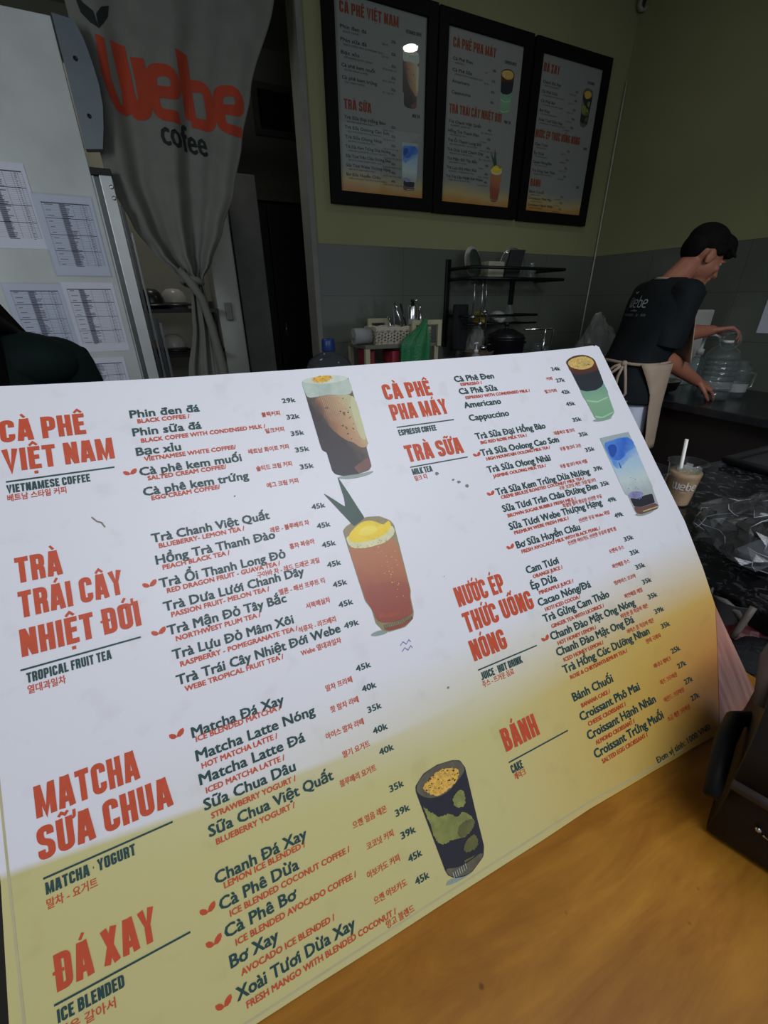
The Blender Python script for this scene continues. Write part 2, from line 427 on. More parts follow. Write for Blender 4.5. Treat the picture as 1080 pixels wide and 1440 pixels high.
# ------------------------------------------------------------------ written data (board units: mm from the foot of the menu board)
ROWS = {
 'viet': [
  [["Phin đen đá",-81.0,372.1,46.5],["BLACK COFFEE /",-77.0,367.4,34.8],["블랙커피",10.2,361.7,14.5],["29k",29.3,372.0,10.8],None],
  [["Phin sữa đá",-81.4,357.6,45.6],["BLACK COFFEE WITH CONDENSED MILK /",-77.1,351.8,87.8],["밀크커피",9.8,347.1,14.7],["32k",29.3,356.8,10.4],None],
  [["Bạc xỉu",-81.5,342.2,28.7],["VIETNAMESE WHITE COFFEE/",-77.4,337.3,62.4],["베트남 화이트 커피",-6.7,331.6,31.1],["35k",29.1,341.8,10.5],None],
  [["Cà phê kem muối",-81.8,326.8,68.7],["SALTED CREAM COFFEE/",-77.5,322.6,52.4],["솔티드 크림 커피",-4.2,316.8,27.4],["35k",28.9,327.2,11.1],[-87.7,331.2]],
  [["Cà phê kem trứng",-81.9,311.6,70.7],["EGG CREAM COFFEE/",-77.6,307.6,45.0],["에그 크림 커피",0.4,302.0,24.1],["35k",29.0,312.2,10.7],None],
 ],
 'fruit': [
  [["Trà Chanh Việt Quất",-82.1,277.7,78.5],["BLUEBERRY- LEMON TEA /",-78.7,273.0,56.0],["레몬 - 블루베리 차",-5.2,267.1,29.3],["45k",29.3,278.0,10.5],None],
  [["Hồng Trà Thanh Đào",-82.1,262.3,79.0],["PEACH BLACK TEA /",-78.9,257.9,42.7],["홍차 복숭아",5.3,251.8,19.0],["45k",29.2,262.2,10.5],None],
  [["Trà Ổi Thanh Long Đỏ",-82.6,246.4,83.3],["RED DRAGON FRUIT - GUAVA TEA /",-79.0,241.9,74.6],["구아바 차 - 레드 드래곤 과일",-21.6,236.8,45.5],["45k",29.0,246.8,10.7],[-88.4,251.2]],
  [["Trà Dưa Lưới Chanh Dây",-82.7,230.7,93.3],["PASSION FRUIT- MELON TEA /",-79.2,225.9,63.2],["멜론 - 패션 프루트 티",-10.0,221.2,33.8],["45k",28.8,231.1,10.7],None],
  [["Trà Mận Đỏ Tây Bắc",-83.1,215.2,76.6],["NORTHWEST PLUM TEA /",-79.2,210.2,53.5],["서북매실차",5.9,206.5,18.0],["45k",28.9,215.6,10.9],[-88.3,219.7]],
  [["Trà Lựu Đỏ Mâm Xôi",-82.8,199.5,77.5],["RASPBERRY - POMEGRANATE TEA /",-79.5,194.0,75.8],["석류차 - 라즈베리",-3.5,192.0,27.6],["45k",29.0,200.3,11.1],None],
  [["Trà Trái Cây Nhiệt Đới Webe",-83.2,183.7,108.4],["WEBE TROPICAL FRUIT TEA /",-79.7,178.6,62.2],["Webe 열대과일차",-5.6,176.6,29.4],["49k",28.8,184.7,11.2],None],
 ],
 'matcha': [
  [["Matcha Đá Xay",-80.5,151.1,56.5],["ICE BLENDED MATCHA /",-79.0,148.3,52.0],["말차 프라페",4.7,148.8,19.2],["45k",28.7,153.8,11.2],[-88.8,157.0]],
  [["Matcha Latte Nóng",-80.6,137.6,74.2],["HOT MATCHA LATTE /",-78.6,132.6,45.7],["핫 말차 라떼",4.1,134.8,20.4],["40k",29.0,139.4,10.6],None],
  [["Matcha Latte Đá",-81.2,124.3,64.4],["ICED MATCHA LATTE /",-78.8,118.8,47.2],["아이스 말차 라떼",-3.3,120.1,27.2],["35k",28.9,125.2,10.3],None],
  [["Sữa Chua Dâu",-81.4,110.3,54.7],["STRAWBERRY YOGURT /",-78.6,104.7,50.7],["딸기 요거트",4.6,105.5,19.3],["40k",28.5,111.0,10.8],None],
  [["Sữa Chua Việt Quất",-81.5,96.0,76.3],["BLUEBERRY YOGURT /",-78.7,90.7,46.6],["블루베리 요거트",-2.0,89.9,25.7],["40k",28.8,97.0,10.6],None],
 ],
 'blend': [
  [["Chanh Đá Xay",-82.9,71.9,53.5],["LEMON ICE BLENDED /",-79.0,68.0,47.6],["으깬 얼음 레몬",-0.7,64.3,23.9],["35k",28.8,73.4,10.3],None],
  [["Cà Phê Dừa",-83.1,58.7,45.2],["ICE BLENDED COCONUT COFFEE /",-78.8,53.6,72.5],["코코넛 커피",4.5,49.5,18.8],["39k",28.2,58.4,10.4],[-89.4,63.2]],
  [["Cà Phê Bơ",-83.1,45.0,40.0],["ICE BLENDED AVOCADO COFFEE /",-78.7,39.3,72.6],["아보카도 커피",0.2,35.0,22.7],["39k",27.8,44.9,10.5],[-89.3,47.3]],
  [["Bơ Xay",-83.2,30.7,26.2],["AVOCADO ICE BLENDED /",-78.9,24.8,54.3],["으깬 아보카도",0.4,20.5,22.9],["45k",28.4,30.8,9.8],None],
  [["Xoài Tươi Dừa Xay",-83.1,15.2,69.0],["FRESH MANGO WITH BLENDED COCONUT /",-79.2,9.8,91.1],["망고 블렌드",4.1,5.6,19.3],["45k",28.8,17.3,9.9],[-90.0,18.5]],
 ],
 'espresso': [
  [["Cà Phê Đen",200.7,376.1,47.8],["ESPRESSO /",205.6,371.2,25.5],["커피",315.8,367.5,8.4],["24k",328.7,378.4,12.7],None],
  [["Cà Phê Sữa",200.8,362.2,46.0],["ESPRESSO WITH CONDENSED MILK /",205.6,356.4,81.4],["밀크커피",306.5,352.7,16.4],["27k",328.6,363.9,12.1],None],
  [["Americano",200.5,347.0,44.3],None,None,["42k",328.8,349.1,12.1],None],
  [["Cappuccino",200.7,333.0,48.0],None,None,["45k",328.1,334.6,12.6],None],
 ],
 'milktea': [
  [["Trà Sữa Đại Hồng Bào",200.3,313.4,87.3],["BIG RED ROBE MILK TEA /",203.2,307.9,56.7],["대홍파오 밀크티",295.1,304.6,28.4],["35k",327.7,315.4,12.2],None],
  [["Trà Sữa Oolong Cao Sơn",199.2,296.2,98.1],["HIGH MOUNTAIN OOLONG MILK TEA /",202.8,290.9,79.5],["우롱 밀크티 고산",294.1,286.6,29.5],["35k",327.5,297.8,12.4],[194.1,299.2]],
  [["Trà Sữa Olong Nhài",199.3,278.7,77.7],["JASMINE OOLONG MILK TEA /",202.8,273.1,65.3],["우롱 밀크티 여지 이름",285.0,268.5,37.8],["35k",326.9,279.9,13.0],None],
  [["Trà Sữa Kem Trứng Dừa Nướng",199.6,256.2,120.1],["CREME BRULEE ROASTED COCONUT MILK TEA /",202.7,251.8,106.3],["구운 코코넛 계란 크림 밀크티",272.4,247.2,50.6],["39k",327.1,257.9,12.4],[193.3,260.0]],
  [["Sữa Tươi Trân Châu Đường Đen",199.8,239.5,122.0],["BROWN SUGAR BUBBLE FRESH MILK /",202.4,233.7,85.3],["흑설탕 펄이 함유된 신선한 우유",268.4,229.5,53.7],["35k",327.2,240.6,12.0],None],
  [["Sữa Tươi Webe Thượng Hạng",199.6,222.2,118.5],["PREMIUM WEBE FRESH MILK /",202.4,217.1,66.9],["신선한 우유 Webe 과일",280.2,211.6,42.4],["49k",327.4,222.7,11.8],None],
  [["Bơ Sữa Huyền Châu",199.6,204.6,78.4],["FRESH AVOCADO MILK WITH BLACK PEARL /",202.6,199.3,99.8],["신선한 아보카도 신선한 우유와 블랙 펄",256.5,194.1,65.4],["49k",327.7,205.8,12.0],[192.8,208.5]],
 ],
 'juice': [
  [["Cam Tươi",200.0,181.0,37.7],["ORANGE JUICE /",204.5,175.5,35.0],["오렌지 주스",301.3,174.7,20.5],["35k",326.5,180.8,12.9],None],
  [["Ép Dừa",198.9,166.9,29.5],["PINEAPPLE JUICE /",204.5,160.9,41.1],["파인애플 주스",297.3,160.5,23.9],["35k",326.4,166.2,12.4],None],
  [["Cacao Nóng/Đá",199.5,151.7,63.3],["HOT/ ICED COCOA /",204.2,146.0,41.9],["핫/아이스 코코아",291.0,145.6,30.0],["35k",325.7,151.8,13.1],None],
  [["Trà Gừng Cam Thảo",199.0,137.7,80.2],["GINGER TEA WITH LICORICE /",203.9,131.2,64.5],["파인애플 케일",296.8,131.2,24.8],["35k",326.1,136.6,12.4],None],
  [["Chanh Đào Mật Ong Nóng",199.2,122.2,106.5],["HOT HONEY LEMON /",203.8,116.6,46.1],["따뜻한 꿀 복숭아 레몬",282.7,116.0,37.6],["35k",325.1,121.9,12.6],[193.2,126.4]],
  [["Chanh Đào Mật Ong Đá",199.1,108.6,96.6],["ICED HONEY LEMON /",203.5,102.6,47.6],["아이스 꿀 복숭아 레몬",282.5,101.9,37.1],["39k",325.1,107.4,13.1],None],
  [["Trà Hồng Cúc Dưỡng Nhan",199.3,94.0,108.8],["ROSE & CHRYSANTHEMUM TEA /",203.4,88.0,70.0],["장미 국화차",299.4,87.2,20.8],["35k",325.5,93.0,11.9],None],
 ],
 'cake': [
  [["Bánh Chuối",198.4,71.6,46.9],["BANANA CAKE /",203.7,64.8,33.8],["바나나 케이크",296.6,65.6,23.7],["25k",324.4,69.6,12.4],None],
  [["Croissant Phô Mai",198.1,55.9,72.2],["CHEESE CROISSANT /",203.4,50.0,45.1],["치즈 크루아상",295.5,51.0,23.9],["27k",324.2,55.6,11.8],None],
  [["Croissant Hạnh Nhân",198.3,41.0,83.9],["ALMOND CROISSANT /",203.7,35.1,46.8],["아몬드 크루아상",291.7,37.0,28.2],["27k",324.3,41.0,11.4],None],
  [["Croissant Trứng Muối",198.4,26.7,85.0],["SALTED EGG CROISSANT /",203.3,21.0,55.0],["소금 계란 크루아상",286.8,22.4,31.5],["27k",323.5,26.4,11.5],None],
 ],
}
HEADINGS = {
 'viet': [[["CÀ PHÊ",-156.4,363.6,47.3],["VIỆT NAM",-156.5,342.6,61.6]],[-156.2,336.0,60.0],["VIETNAMESE COFFEE",-156.3,328.1,45.0],["베트남 스타일 커피",-156.4,322.9,30.9]],
 'fruit': [[["TRÀ",-156.7,269.5,23.2],["TRÁI CÂY",-157.0,248.4,53.9],["NHIỆT ĐỚI",-158.3,226.0,61.7]],[-159.7,218.9,61.4],["TROPICAL FRUIT TEA",-157.3,210.9,42.1],["열대과일차",-157.4,205.2,18.1]],
 'matcha': [[["MATCHA",-160.0,140.6,49.3],["SỮA CHUA",-160.9,120.2,64.2]],[-160.1,111.9,61.5],["MATCHA · YOGURT",-159.6,104.1,41.1],["말차 - 요거트",-159.8,97.8,22.3]],
 'blend': [[["ĐÁ XAY",-159.7,61.1,45.0]],[-161.5,56.6,62.1],["ICE BLENDED",-160.7,48.7,28.7],["얼음 갈아서",-160.9,42.7,24.0]],
 'espresso': [[["CÀ PHÊ",121.0,364.7,50.0],["PHA MÁY",121.8,343.7,59.5]],[122.8,336.8,60.8],["ESPRESSO COFFEE",122.8,328.5,38.9],None],
 'milktea': [[["TRÀ SỮA",122.9,302.6,58.9]],[122.8,297.8,60.7],["MILK TEA",123.2,290.4,19.9],["밀크 티",123.4,285.1,12.1]],
 'juice': [[["NƯỚC ÉP",124.2,172.9,48.4],["THỨC UỐNG",123.9,151.8,70.8],["NÓNG",121.7,130.1,33.8]],[122.1,123.2,60.5],["JUICE · HOT DRINK",122.7,115.2,41.1],["주스 - 뜨거운 음료",121.9,110.2,30.8]],
 'cake': [[["BÁNH",122.7,61.9,33.6]],[121.7,54.8,60.5],["CAKE",121.8,46.9,10.7],["케이크",122.4,42.3,10.5]],
}
NOTE = ["Đơn vị tính: 1000 VNĐ",257.4,-1.7,74.1]
DRINKS = {
 'iced_coffee': [
  ["shadow",[[55.9,300.5],[62.9,300.8],[75.2,299.8],[86.8,300.6],[89.0,299.8],[81.7,297.4],[69.6,296.8],[59.1,298.2]]],
  ["dark",[[49.9,390.3],[50.1,328.6],[50.5,325.7],[53.6,323.2],[53.6,307.2],[55.2,303.4],[62.1,300.5],[75.3,300.2],[84.7,301.7],[88.1,304.8],[88.8,322.6],[91.6,326.0],[91.3,328.1],[92.7,390.5],[71.8,387.0]]],
  ["tan",[[55.5,373.8],[70.3,375.7],[92.9,374.2],[92.5,352.1],[91.3,328.1],[91.6,326.0],[88.8,322.6],[83.8,322.5],[79.1,328.3],[72.1,331.9],[64.5,341.3],[59.1,352.9],[56.6,363.4]]],
  ["brown",[[87.6,313.6],[88.1,304.8],[84.7,301.7],[75.3,300.2],[72.4,306.3],[79.9,309.9]]],
  ["cream",[[92.3,375.1],[92.5,352.1],[91.3,328.1],[85.5,330.7],[85.5,349.5],[86.3,366.0]]],
  ["foam",[[49.9,390.3],[49.9,382.1],[50.6,374.3],[57.9,374.2],[70.3,375.7],[81.0,373.5],[92.9,374.2],[92.7,390.5],[86.7,392.8],[73.9,394.4],[61.6,393.7],[53.4,392.2]]],
  ["foamtop",[[50.4,390.5],[54.6,388.1],[59.8,387.0],[75.7,386.2],[88.6,388.1],[92.3,390.3],[86.6,392.6],[73.8,394.1],[61.5,393.4],[53.3,392.0]]],
  ["crumb",[[58.3,391.7],[61.5,393.2],[68.2,394.4],[73.9,394.4],[77.4,393.6],[75.8,389.7],[72.2,388.3],[67.0,387.2],[61.0,388.4]]],
  ["dark",[[77.2,357.5],[79.7,357.6],[78.9,353.8],[77.6,354.8]]],
  ["dark",[[62.5,363.5],[65.5,364.5],[66.6,362.6],[63.3,362.2]]],
  ["dark",[[81.0,351.0],[84.2,353.1],[82.7,351.2]]],
  ["dark",[[72.8,345.2],[75.3,345.7],[74.4,344.0]]],
  ["dark",[[81.5,341.9],[83.0,341.3],[82.5,339.6]]],
 ],
 'fruit_tea': [
  ["shadow",[[45.5,174.8],[49.8,176.1],[57.4,175.5],[60.4,172.6],[55.4,172.1],[48.8,172.9]]],
  ["glass",[[48.0,256.1],[51.7,259.2],[57.2,261.0],[70.2,263.0],[81.2,261.3],[89.2,255.9],[91.4,251.3],[87.9,197.3],[86.0,192.5],[84.9,181.0],[82.6,176.1],[74.4,172.1],[60.4,172.6],[56.3,175.0],[52.5,181.5],[52.5,192.4],[49.4,199.7]]],
  ["tea",[[48.6,247.1],[89.7,244.5],[88.4,218.6],[87.4,197.4],[85.3,192.7],[83.9,181.8],[83.2,179.2],[68.2,177.7],[53.8,181.1],[53.0,192.2],[50.0,200.0],[48.9,229.8]]],
  ["teared",[[50.0,207.8],[64.5,209.5],[78.3,207.6],[87.4,203.2],[87.4,197.4],[85.3,192.7],[83.5,183.3],[69.6,181.8],[54.5,184.5],[53.0,192.2],[50.0,200.0]]],
  ["tea",[[56.7,176.2],[61.6,176.0],[75.6,175.4],[82.2,178.0],[81.9,176.1],[74.1,172.6],[60.6,173.1]]],
  ["whitefoam",[[48.6,252.0],[49.2,244.1],[52.1,240.7],[62.5,238.5],[71.8,238.6],[80.4,239.1],[89.9,244.4],[90.6,250.4],[84.9,252.8],[60.8,249.2]]],
  ["yellow",[[50.6,250.6],[56.8,256.1],[66.2,260.2],[74.2,259.2],[81.9,253.4],[84.3,254.4],[88.2,256.4],[89.1,251.8],[85.3,247.5],[79.1,244.9],[69.2,243.2],[56.2,244.2],[50.9,246.6]]],
  ["yolk",[[58.5,251.7],[64.7,255.3],[73.0,255.4],[77.3,252.4],[72.9,248.4],[63.3,247.6]]],
  ["leaf",[[41.1,289.6],[48.4,282.2],[55.7,274.4],[56.7,282.4],[56.4,301.2],[61.5,285.6],[65.1,273.5],[68.5,262.5],[64.2,260.4],[57.8,257.7],[55.0,263.5],[50.1,272.6]]],
 ],
 'mint_coffee': [
  ["shadow",[[353.6,313.2],[362.5,314.4],[385.0,313.6],[385.5,312.7],[373.0,311.0],[360.7,311.3]]],
  ["green",[[357.0,351.5],[356.6,342.3],[358.3,338.0],[360.0,317.2],[361.9,313.3],[371.5,312.1],[385.2,314.0],[392.9,318.9],[396.0,341.5],[397.8,345.7],[397.3,357.0]]],
  ["mint",[[358.7,338.8],[374.3,335.2],[393.5,339.2],[393.0,337.4],[373.2,333.4],[359.1,336.7]]],
  ["mint",[[361.3,318.7],[371.5,315.8],[388.4,319.5],[392.9,320.6],[390.0,318.4],[371.6,314.1],[361.7,315.8]]],
  ["dark",[[354.0,387.5],[355.7,374.5],[357.0,351.5],[365.1,348.6],[379.8,348.8],[391.4,352.4],[397.3,357.0],[400.2,386.9],[378.2,387.5]]],
  ["teared",[[354.1,384.9],[355.3,373.7],[361.3,369.7],[379.0,370.0],[396.1,373.8],[399.2,375.3],[399.9,386.7],[378.2,387.5]]],
  ["wood",[[354.0,387.5],[358.2,390.7],[368.3,394.4],[381.5,395.6],[390.3,394.3],[397.0,390.7],[400.2,386.9],[396.8,381.7],[389.3,377.0],[375.4,374.8],[360.4,377.5],[354.7,382.3]]],
  ["crema",[[355.5,386.1],[360.7,389.6],[370.4,392.5],[385.6,393.4],[392.8,391.0],[397.1,387.1],[396.5,383.1],[390.0,378.3],[380.5,376.4],[372.0,376.2],[362.8,378.2],[357.2,381.2]]],
 ],
 'blue_milk': [
  ["shadow",[[353.9,203.7],[360.3,203.2],[375.6,201.9],[387.3,201.9],[374.2,199.8],[360.7,200.3]]],
  ["milk",[[353.7,292.2],[400.6,293.4],[398.6,226.6],[397.1,225.2],[394.9,205.3],[390.3,202.1],[363.6,201.3],[358.3,203.6],[357.4,207.5],[357.5,225.0],[354.5,226.4]]],
  ["lightblue",[[354.8,286.3],[370.4,287.1],[380.8,289.1],[400.9,287.0],[400.6,269.1],[399.4,259.5],[387.8,265.8],[374.5,259.3],[362.0,253.8],[356.3,257.3],[355.7,267.7]]],
  ["blue",[[354.9,286.1],[370.2,286.6],[381.4,288.1],[400.1,286.7],[399.3,272.9],[387.0,272.2],[376.2,266.0],[367.6,263.1],[358.8,265.4],[355.9,271.9]]],
  ["navy",[[359.8,282.5],[372.2,282.4],[371.6,275.5],[362.7,268.2],[358.2,268.1],[357.7,275.1]]],
  ["navy",[[365.1,261.8],[366.2,260.8],[365.6,254.0],[364.0,255.2]]],
  ["lilac",[[358.2,226.1],[368.6,227.3],[380.5,224.2],[379.2,220.3],[367.6,218.4],[358.2,221.5]]],
  ["dark",[[358.7,221.4],[358.8,211.6],[368.6,209.1],[391.0,209.5],[392.9,219.6],[380.2,220.0],[367.6,218.4]]],
  ["brown",[[358.7,211.4],[368.5,208.9],[390.8,209.1],[394.1,205.9],[390.6,202.5],[364.0,201.8],[359.0,203.9],[357.9,207.3]]],
  ["cream",[[368.1,204.8],[393.0,205.3],[392.1,204.2],[368.5,203.6]]],
 ],
 'avocado_coffee': [
  ["shadow",[[47.1,8.0],[51.1,10.2],[56.5,8.2],[67.0,6.2],[69.4,6.1],[58.8,5.9],[52.1,6.8]]],
  ["dark",[[46.7,69.7],[54.8,74.7],[66.5,75.8],[78.4,74.0],[84.3,71.6],[86.6,65.6],[83.7,34.6],[82.3,16.1],[79.5,10.6],[68.7,6.5],[62.3,6.6],[55.2,8.8],[51.2,12.5],[50.2,15.9],[45.9,66.3]]],
  ["glassgrey",[[46.9,69.3],[54.7,74.4],[66.4,75.5],[78.3,73.7],[84.0,71.4],[86.2,65.7],[84.3,63.2],[77.2,60.2],[69.2,57.0],[60.2,56.9],[51.8,59.9],[46.7,65.3]]],
  ["glassgrey",[[50.6,16.9],[58.6,13.4],[68.8,12.6],[79.2,13.8],[79.2,10.7],[68.8,6.8],[62.5,7.1],[55.4,9.2],[51.4,12.7]]],
  ["crumb",[[50.5,66.2],[54.1,68.5],[57.7,69.6],[66.1,72.4],[75.2,70.2],[81.0,67.6],[81.0,64.6],[77.2,60.2],[69.7,58.1],[60.5,57.5],[55.3,61.0]]],
  ["avo",[[47.4,57.4],[50.1,53.1],[57.3,44.9],[65.3,44.9],[69.1,39.7],[75.0,42.2],[81.1,34.4],[80.2,30.3],[73.1,27.2],[66.7,27.6],[59.6,30.2],[56.7,28.8],[51.4,31.5],[49.6,34.8],[49.1,46.1]]],
  ["avo",[[70.1,52.7],[78.5,55.0],[80.2,51.0],[78.0,43.5],[71.3,45.4],[69.3,48.6]]],
  ["avodark",[[67.1,22.5],[73.2,25.3],[78.5,26.1],[79.3,20.0],[76.6,17.5],[66.9,18.0]]],
  ["avodark",[[71.0,36.3],[81.1,34.4],[80.2,30.3],[73.1,27.2],[66.7,27.6],[66.3,32.8]]],
  ["avodark",[[64.9,15.0],[73.7,14.5],[71.7,13.6],[65.1,13.7]]],
 ],
}

# ------------------------------------------------------------------ the setting
paint = mat('cream_paint', (142, 143, 104), .7, var=.05, scale=3, spec=.2)
paint_r = paint
grey_trim = mat('grey_trim', (120, 120, 112), .5, var=.08)
YB = 2.75                       # back wall
XR = 3.156                      # wall on the barista's side
TILE = 1.613

def tile_mat():
    m = bpy.data.materials.new('green_tile'); m.use_nodes = True
    nt = m.node_tree; N = nt.nodes; L = nt.links; b = N['Principled BSDF']
    tc = N.new('ShaderNodeTexCoord')
    sep = N.new('ShaderNodeSeparateXYZ'); L.new(tc.outputs['Object'], sep.inputs[0])
    add = N.new('ShaderNodeMath'); add.operation = 'ADD'; L.new(sep.outputs[0], add.inputs[0]); L.new(sep.outputs[1], add.inputs[1])
    cmb = N.new('ShaderNodeCombineXYZ'); L.new(add.outputs[0], cmb.inputs[0]); L.new(sep.outputs[2], cmb.inputs[1])
    br = N.new('ShaderNodeTexBrick'); br.offset = 0; L.new(cmb.outputs[0], br.inputs['Vector'])
    br.inputs['Scale'].default_value = 1; br.inputs['Brick Width'].default_value = .6; br.inputs['Row Height'].default_value = .2687
    br.inputs['Mortar Size'].default_value = .0022
    br.inputs['Color1'].default_value = (*srgb((93, 98, 89)), 1); br.inputs['Color2'].default_value = (*srgb((96, 101, 92)), 1)
    br.inputs['Mortar'].default_value = (*srgb((78, 83, 75)), 1)
    L.new(br.outputs['Color'], b.inputs['Base Color']); b.inputs['Roughness'].default_value = .16; b.inputs['Specular IOR Level'].default_value = .5
    return m
tile = tile_mat()

struct('floor', MB().box((-3, -1.5, -.05), (3.3, 5.2, 0)), mat('floor_tile', (105, 100, 92), .35, scale=5))
struct('ceiling', MB().box((-3, -.05, 3.05), (3.3, 5.2, 3.12)), mat('ceiling_paint', (150, 148, 130), .8, var=.04, scale=2))
struct('wall_back', MB().box((.875, YB, 0), (3.3, YB + .13, 3.05)), paint)
struct('wall_right', MB().box((XR, -1.2, 0), (XR + .14, YB, 3.05)), paint)
struct('trim_1', MB().box((.893, YB - .008, 0), (XR - .008, YB, TILE)), tile)
struct('trim_2', MB().box((XR - .008, -1.2, 0), (XR, YB - .008, TILE)), tile)
struct('trim_3', MB().box((.862, YB - .012, 0), (.893, YB + .14, 3.05)), grey_trim)      # jamb of the opening
struct('wall_left', MB().box((-2.4, .0, 0), (-2.28, 5.1, 3.05)), paint)
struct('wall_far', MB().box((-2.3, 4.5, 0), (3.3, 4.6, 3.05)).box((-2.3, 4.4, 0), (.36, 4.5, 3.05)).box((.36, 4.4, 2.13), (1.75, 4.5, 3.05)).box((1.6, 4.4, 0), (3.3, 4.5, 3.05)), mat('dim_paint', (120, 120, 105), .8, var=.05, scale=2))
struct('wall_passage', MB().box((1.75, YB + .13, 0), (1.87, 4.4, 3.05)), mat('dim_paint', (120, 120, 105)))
dark = mat('dark_blue_paint', (30, 33, 44), .45, var=.2)
d1 = struct('door_1', MB().box((.42, 4.41, 0), (1.0, 4.45, 2.08), .004).box((1.012, 4.41, 0), (1.60, 4.45, 2.08), .004), dark)
part('door_handle', MB().cyl((1.07, 4.40, 1.02), (1.07, 4.40, 1.14), .01).cyl((1.07, 4.42, 1.03), (1.07, 4.39, 1.03), .008).cyl((1.07, 4.42, 1.13), (1.07, 4.39, 1.13), .008), mat('steel', (180, 182, 182), .3, 1, var=.05), d1)
struct('trim_4', MB().box((.34, 4.37, 0), (.42, 4.41, 2.17)).box((.42, 4.37, 2.09), (1.75, 4.41, 2.17)), mat('door_frame_paint', (105, 105, 98), .6))
for i, x in enumerate((.62, 1.15)):
    ov = struct('window_%d' % (i + 1), MB().box((x - .13, 4.36, 2.52), (x + .13, 4.395, 2.56)).box((x - .13, 4.36, 2.80), (x + .13, 4.395, 2.84)).box((x - .17, 4.36, 2.52), (x - .13, 4.395, 2.84)).box((x + .13, 4.36, 2.52), (x + .17, 4.395, 2.84)), mat('vent_frame', (85, 85, 78), .6))
    part('pane', MB().box((x - .13, 4.385, 2.56), (x + .13, 4.397, 2.80)), mat('vent_dark', (14, 14, 14), .6), ov)

# ------------------------------------------------------------------ counters
def wood_mat():
    m = bpy.data.materials.new('varnished_plywood'); m.use_nodes = True
    nt = m.node_tree; N = nt.nodes; L = nt.links; b = N['Principled BSDF']
    tc = N.new('ShaderNodeTexCoord'); mp = N.new('ShaderNodeMapping'); L.new(tc.outputs['Object'], mp.inputs[0])
    mp.inputs['Scale'].default_value = (5, 30, 8)
    n1 = N.new('ShaderNodeTexNoise'); n1.inputs['Scale'].default_value = 1.5; n1.inputs['Detail'].default_value = 10; n1.inputs['Roughness'].default_value = .68; n1.inputs['Distortion'].default_value = .5
    L.new(mp.outputs[0], n1.inputs['Vector'])
    r1 = N.new('ShaderNodeValToRGB'); e = r1.color_ramp.elements
    e[0].position = .30; e[0].color = (*srgb((154, 96, 24)), 1); e[1].position = .72; e[1].color = (*srgb((198, 140, 46)), 1)
    L.new(n1.outputs['Fac'], r1.inputs[0])
    n2 = N.new('ShaderNodeTexNoise'); n2.inputs['Scale'].default_value = 16; n2.inputs['Detail'].default_value = 8; L.new(tc.outputs['Object'], n2.inputs['Vector'])
    r2 = N.new('ShaderNodeValToRGB'); r2.color_ramp.elements[0].position = .35; r2.color_ramp.elements[1].position = .75
    r2.color_ramp.elements[0].color = (.72, .70, .66, 1); r2.color_ramp.elements[1].color = (1, 1, 1, 1)
    L.new(n2.outputs['Fac'], r2.inputs[0])
    mx = N.new('ShaderNodeMixRGB'); mx.blend_type = 'MULTIPLY'; mx.inputs[0].default_value = .75
    L.new(r1.outputs[0], mx.inputs[1]); L.new(r2.outputs[0], mx.inputs[2])
    vo = N.new('ShaderNodeTexVoronoi'); vo.inputs['Scale'].default_value = 34; L.new(tc.outputs['Object'], vo.inputs['Vector'])
    r3 = N.new('ShaderNodeValToRGB'); r3.color_ramp.elements[0].position = .03; r3.color_ramp.elements[1].position = .07
    r3.color_ramp.elements[0].color = (.35, .28, .2, 1); r3.color_ramp.elements[1].color = (1, 1, 1, 1)
    L.new(vo.outputs['Distance'], r3.inputs[0])
    m2 = N.new('ShaderNodeMixRGB'); m2.blend_type = 'MULTIPLY'; m2.inputs[0].default_value = .8
    L.new(mx.outputs[0], m2.inputs[1]); L.new(r3.outputs[0], m2.inputs[2])
    L.new(m2.outputs[0], b.inputs['Base Color']); b.inputs['Roughness'].default_value = .42; b.inputs['Specular IOR Level'].default_value = .35
    return m
wood = wood_mat()
WZ = .942
t = thing('bar_counter', 'varnished orange-brown plywood bar counter under the big menu board', 'counter', (.4, -.05, 0))
part('countertop', MB().box((-1.6, -.30, WZ - .03), (.492, .135, WZ), .003).box((-.10, .134, WZ - .03), (.33, .54, WZ), .003), wood, t)
part('counter_front', MB().box((-1.6, -.26, 0), (.485, -.235, WZ - .03)), mat('dark_wood', (52, 36, 26), .5, scale=10, stretch=(8, 8, 1)), t)

def stone_mat():
    m = bpy.data.materials.new('black_granite'); m.use_nodes = True
    nt = m.node_tree; N = nt.nodes; L = nt.links; b = N['Principled BSDF']
    tc = N.new('ShaderNodeTexCoord')
    n1 = N.new('ShaderNodeTexNoise'); n1.inputs['Scale'].default_value = 46; n1.inputs['Detail'].default_value = 8; n1.inputs['Roughness'].default_value = .7; n1.inputs['Distortion'].default_value = .8
    L.new(tc.outputs['Object'], n1.inputs['Vector'])
    r = N.new('ShaderNodeValToRGB'); e = r.color_ramp.elements
    e[0].position = .52; e[0].color = (*srgb((18, 18, 20)), 1); e[1].position = .74; e[1].color = (*srgb((96, 98, 98)), 1)
    L.new(n1.outputs['Fac'], r.inputs[0]); L.new(r.outputs[0], b.inputs['Base Color'])
    b.inputs['Roughness'].default_value = .22; b.inputs['Specular IOR Level'].default_value = .35
    return m
stone = stone_mat()
SZ = .80
blk_wood = mat('black_brown_wood', (34, 27, 24), .5, scale=6)
t = thing('stone_worktop', 'black speckled granite worktop carrying the iced coffee cup', 'counter', (1.5, .4, 0))
part('worktop', MB().box((.868, -.1, SZ - .042), (2.05, .752, SZ), .005), stone, t)
part('cabinet', MB().box((1.30, .0, .0), (2.0, .70, SZ - .042)), blk_wood, t)
part('edge_strip', MB().box((1.26, -.02, SZ - .11), (1.30, .72, SZ - .042), .004), mat('brown_edging', (62, 44, 32), .6), t)

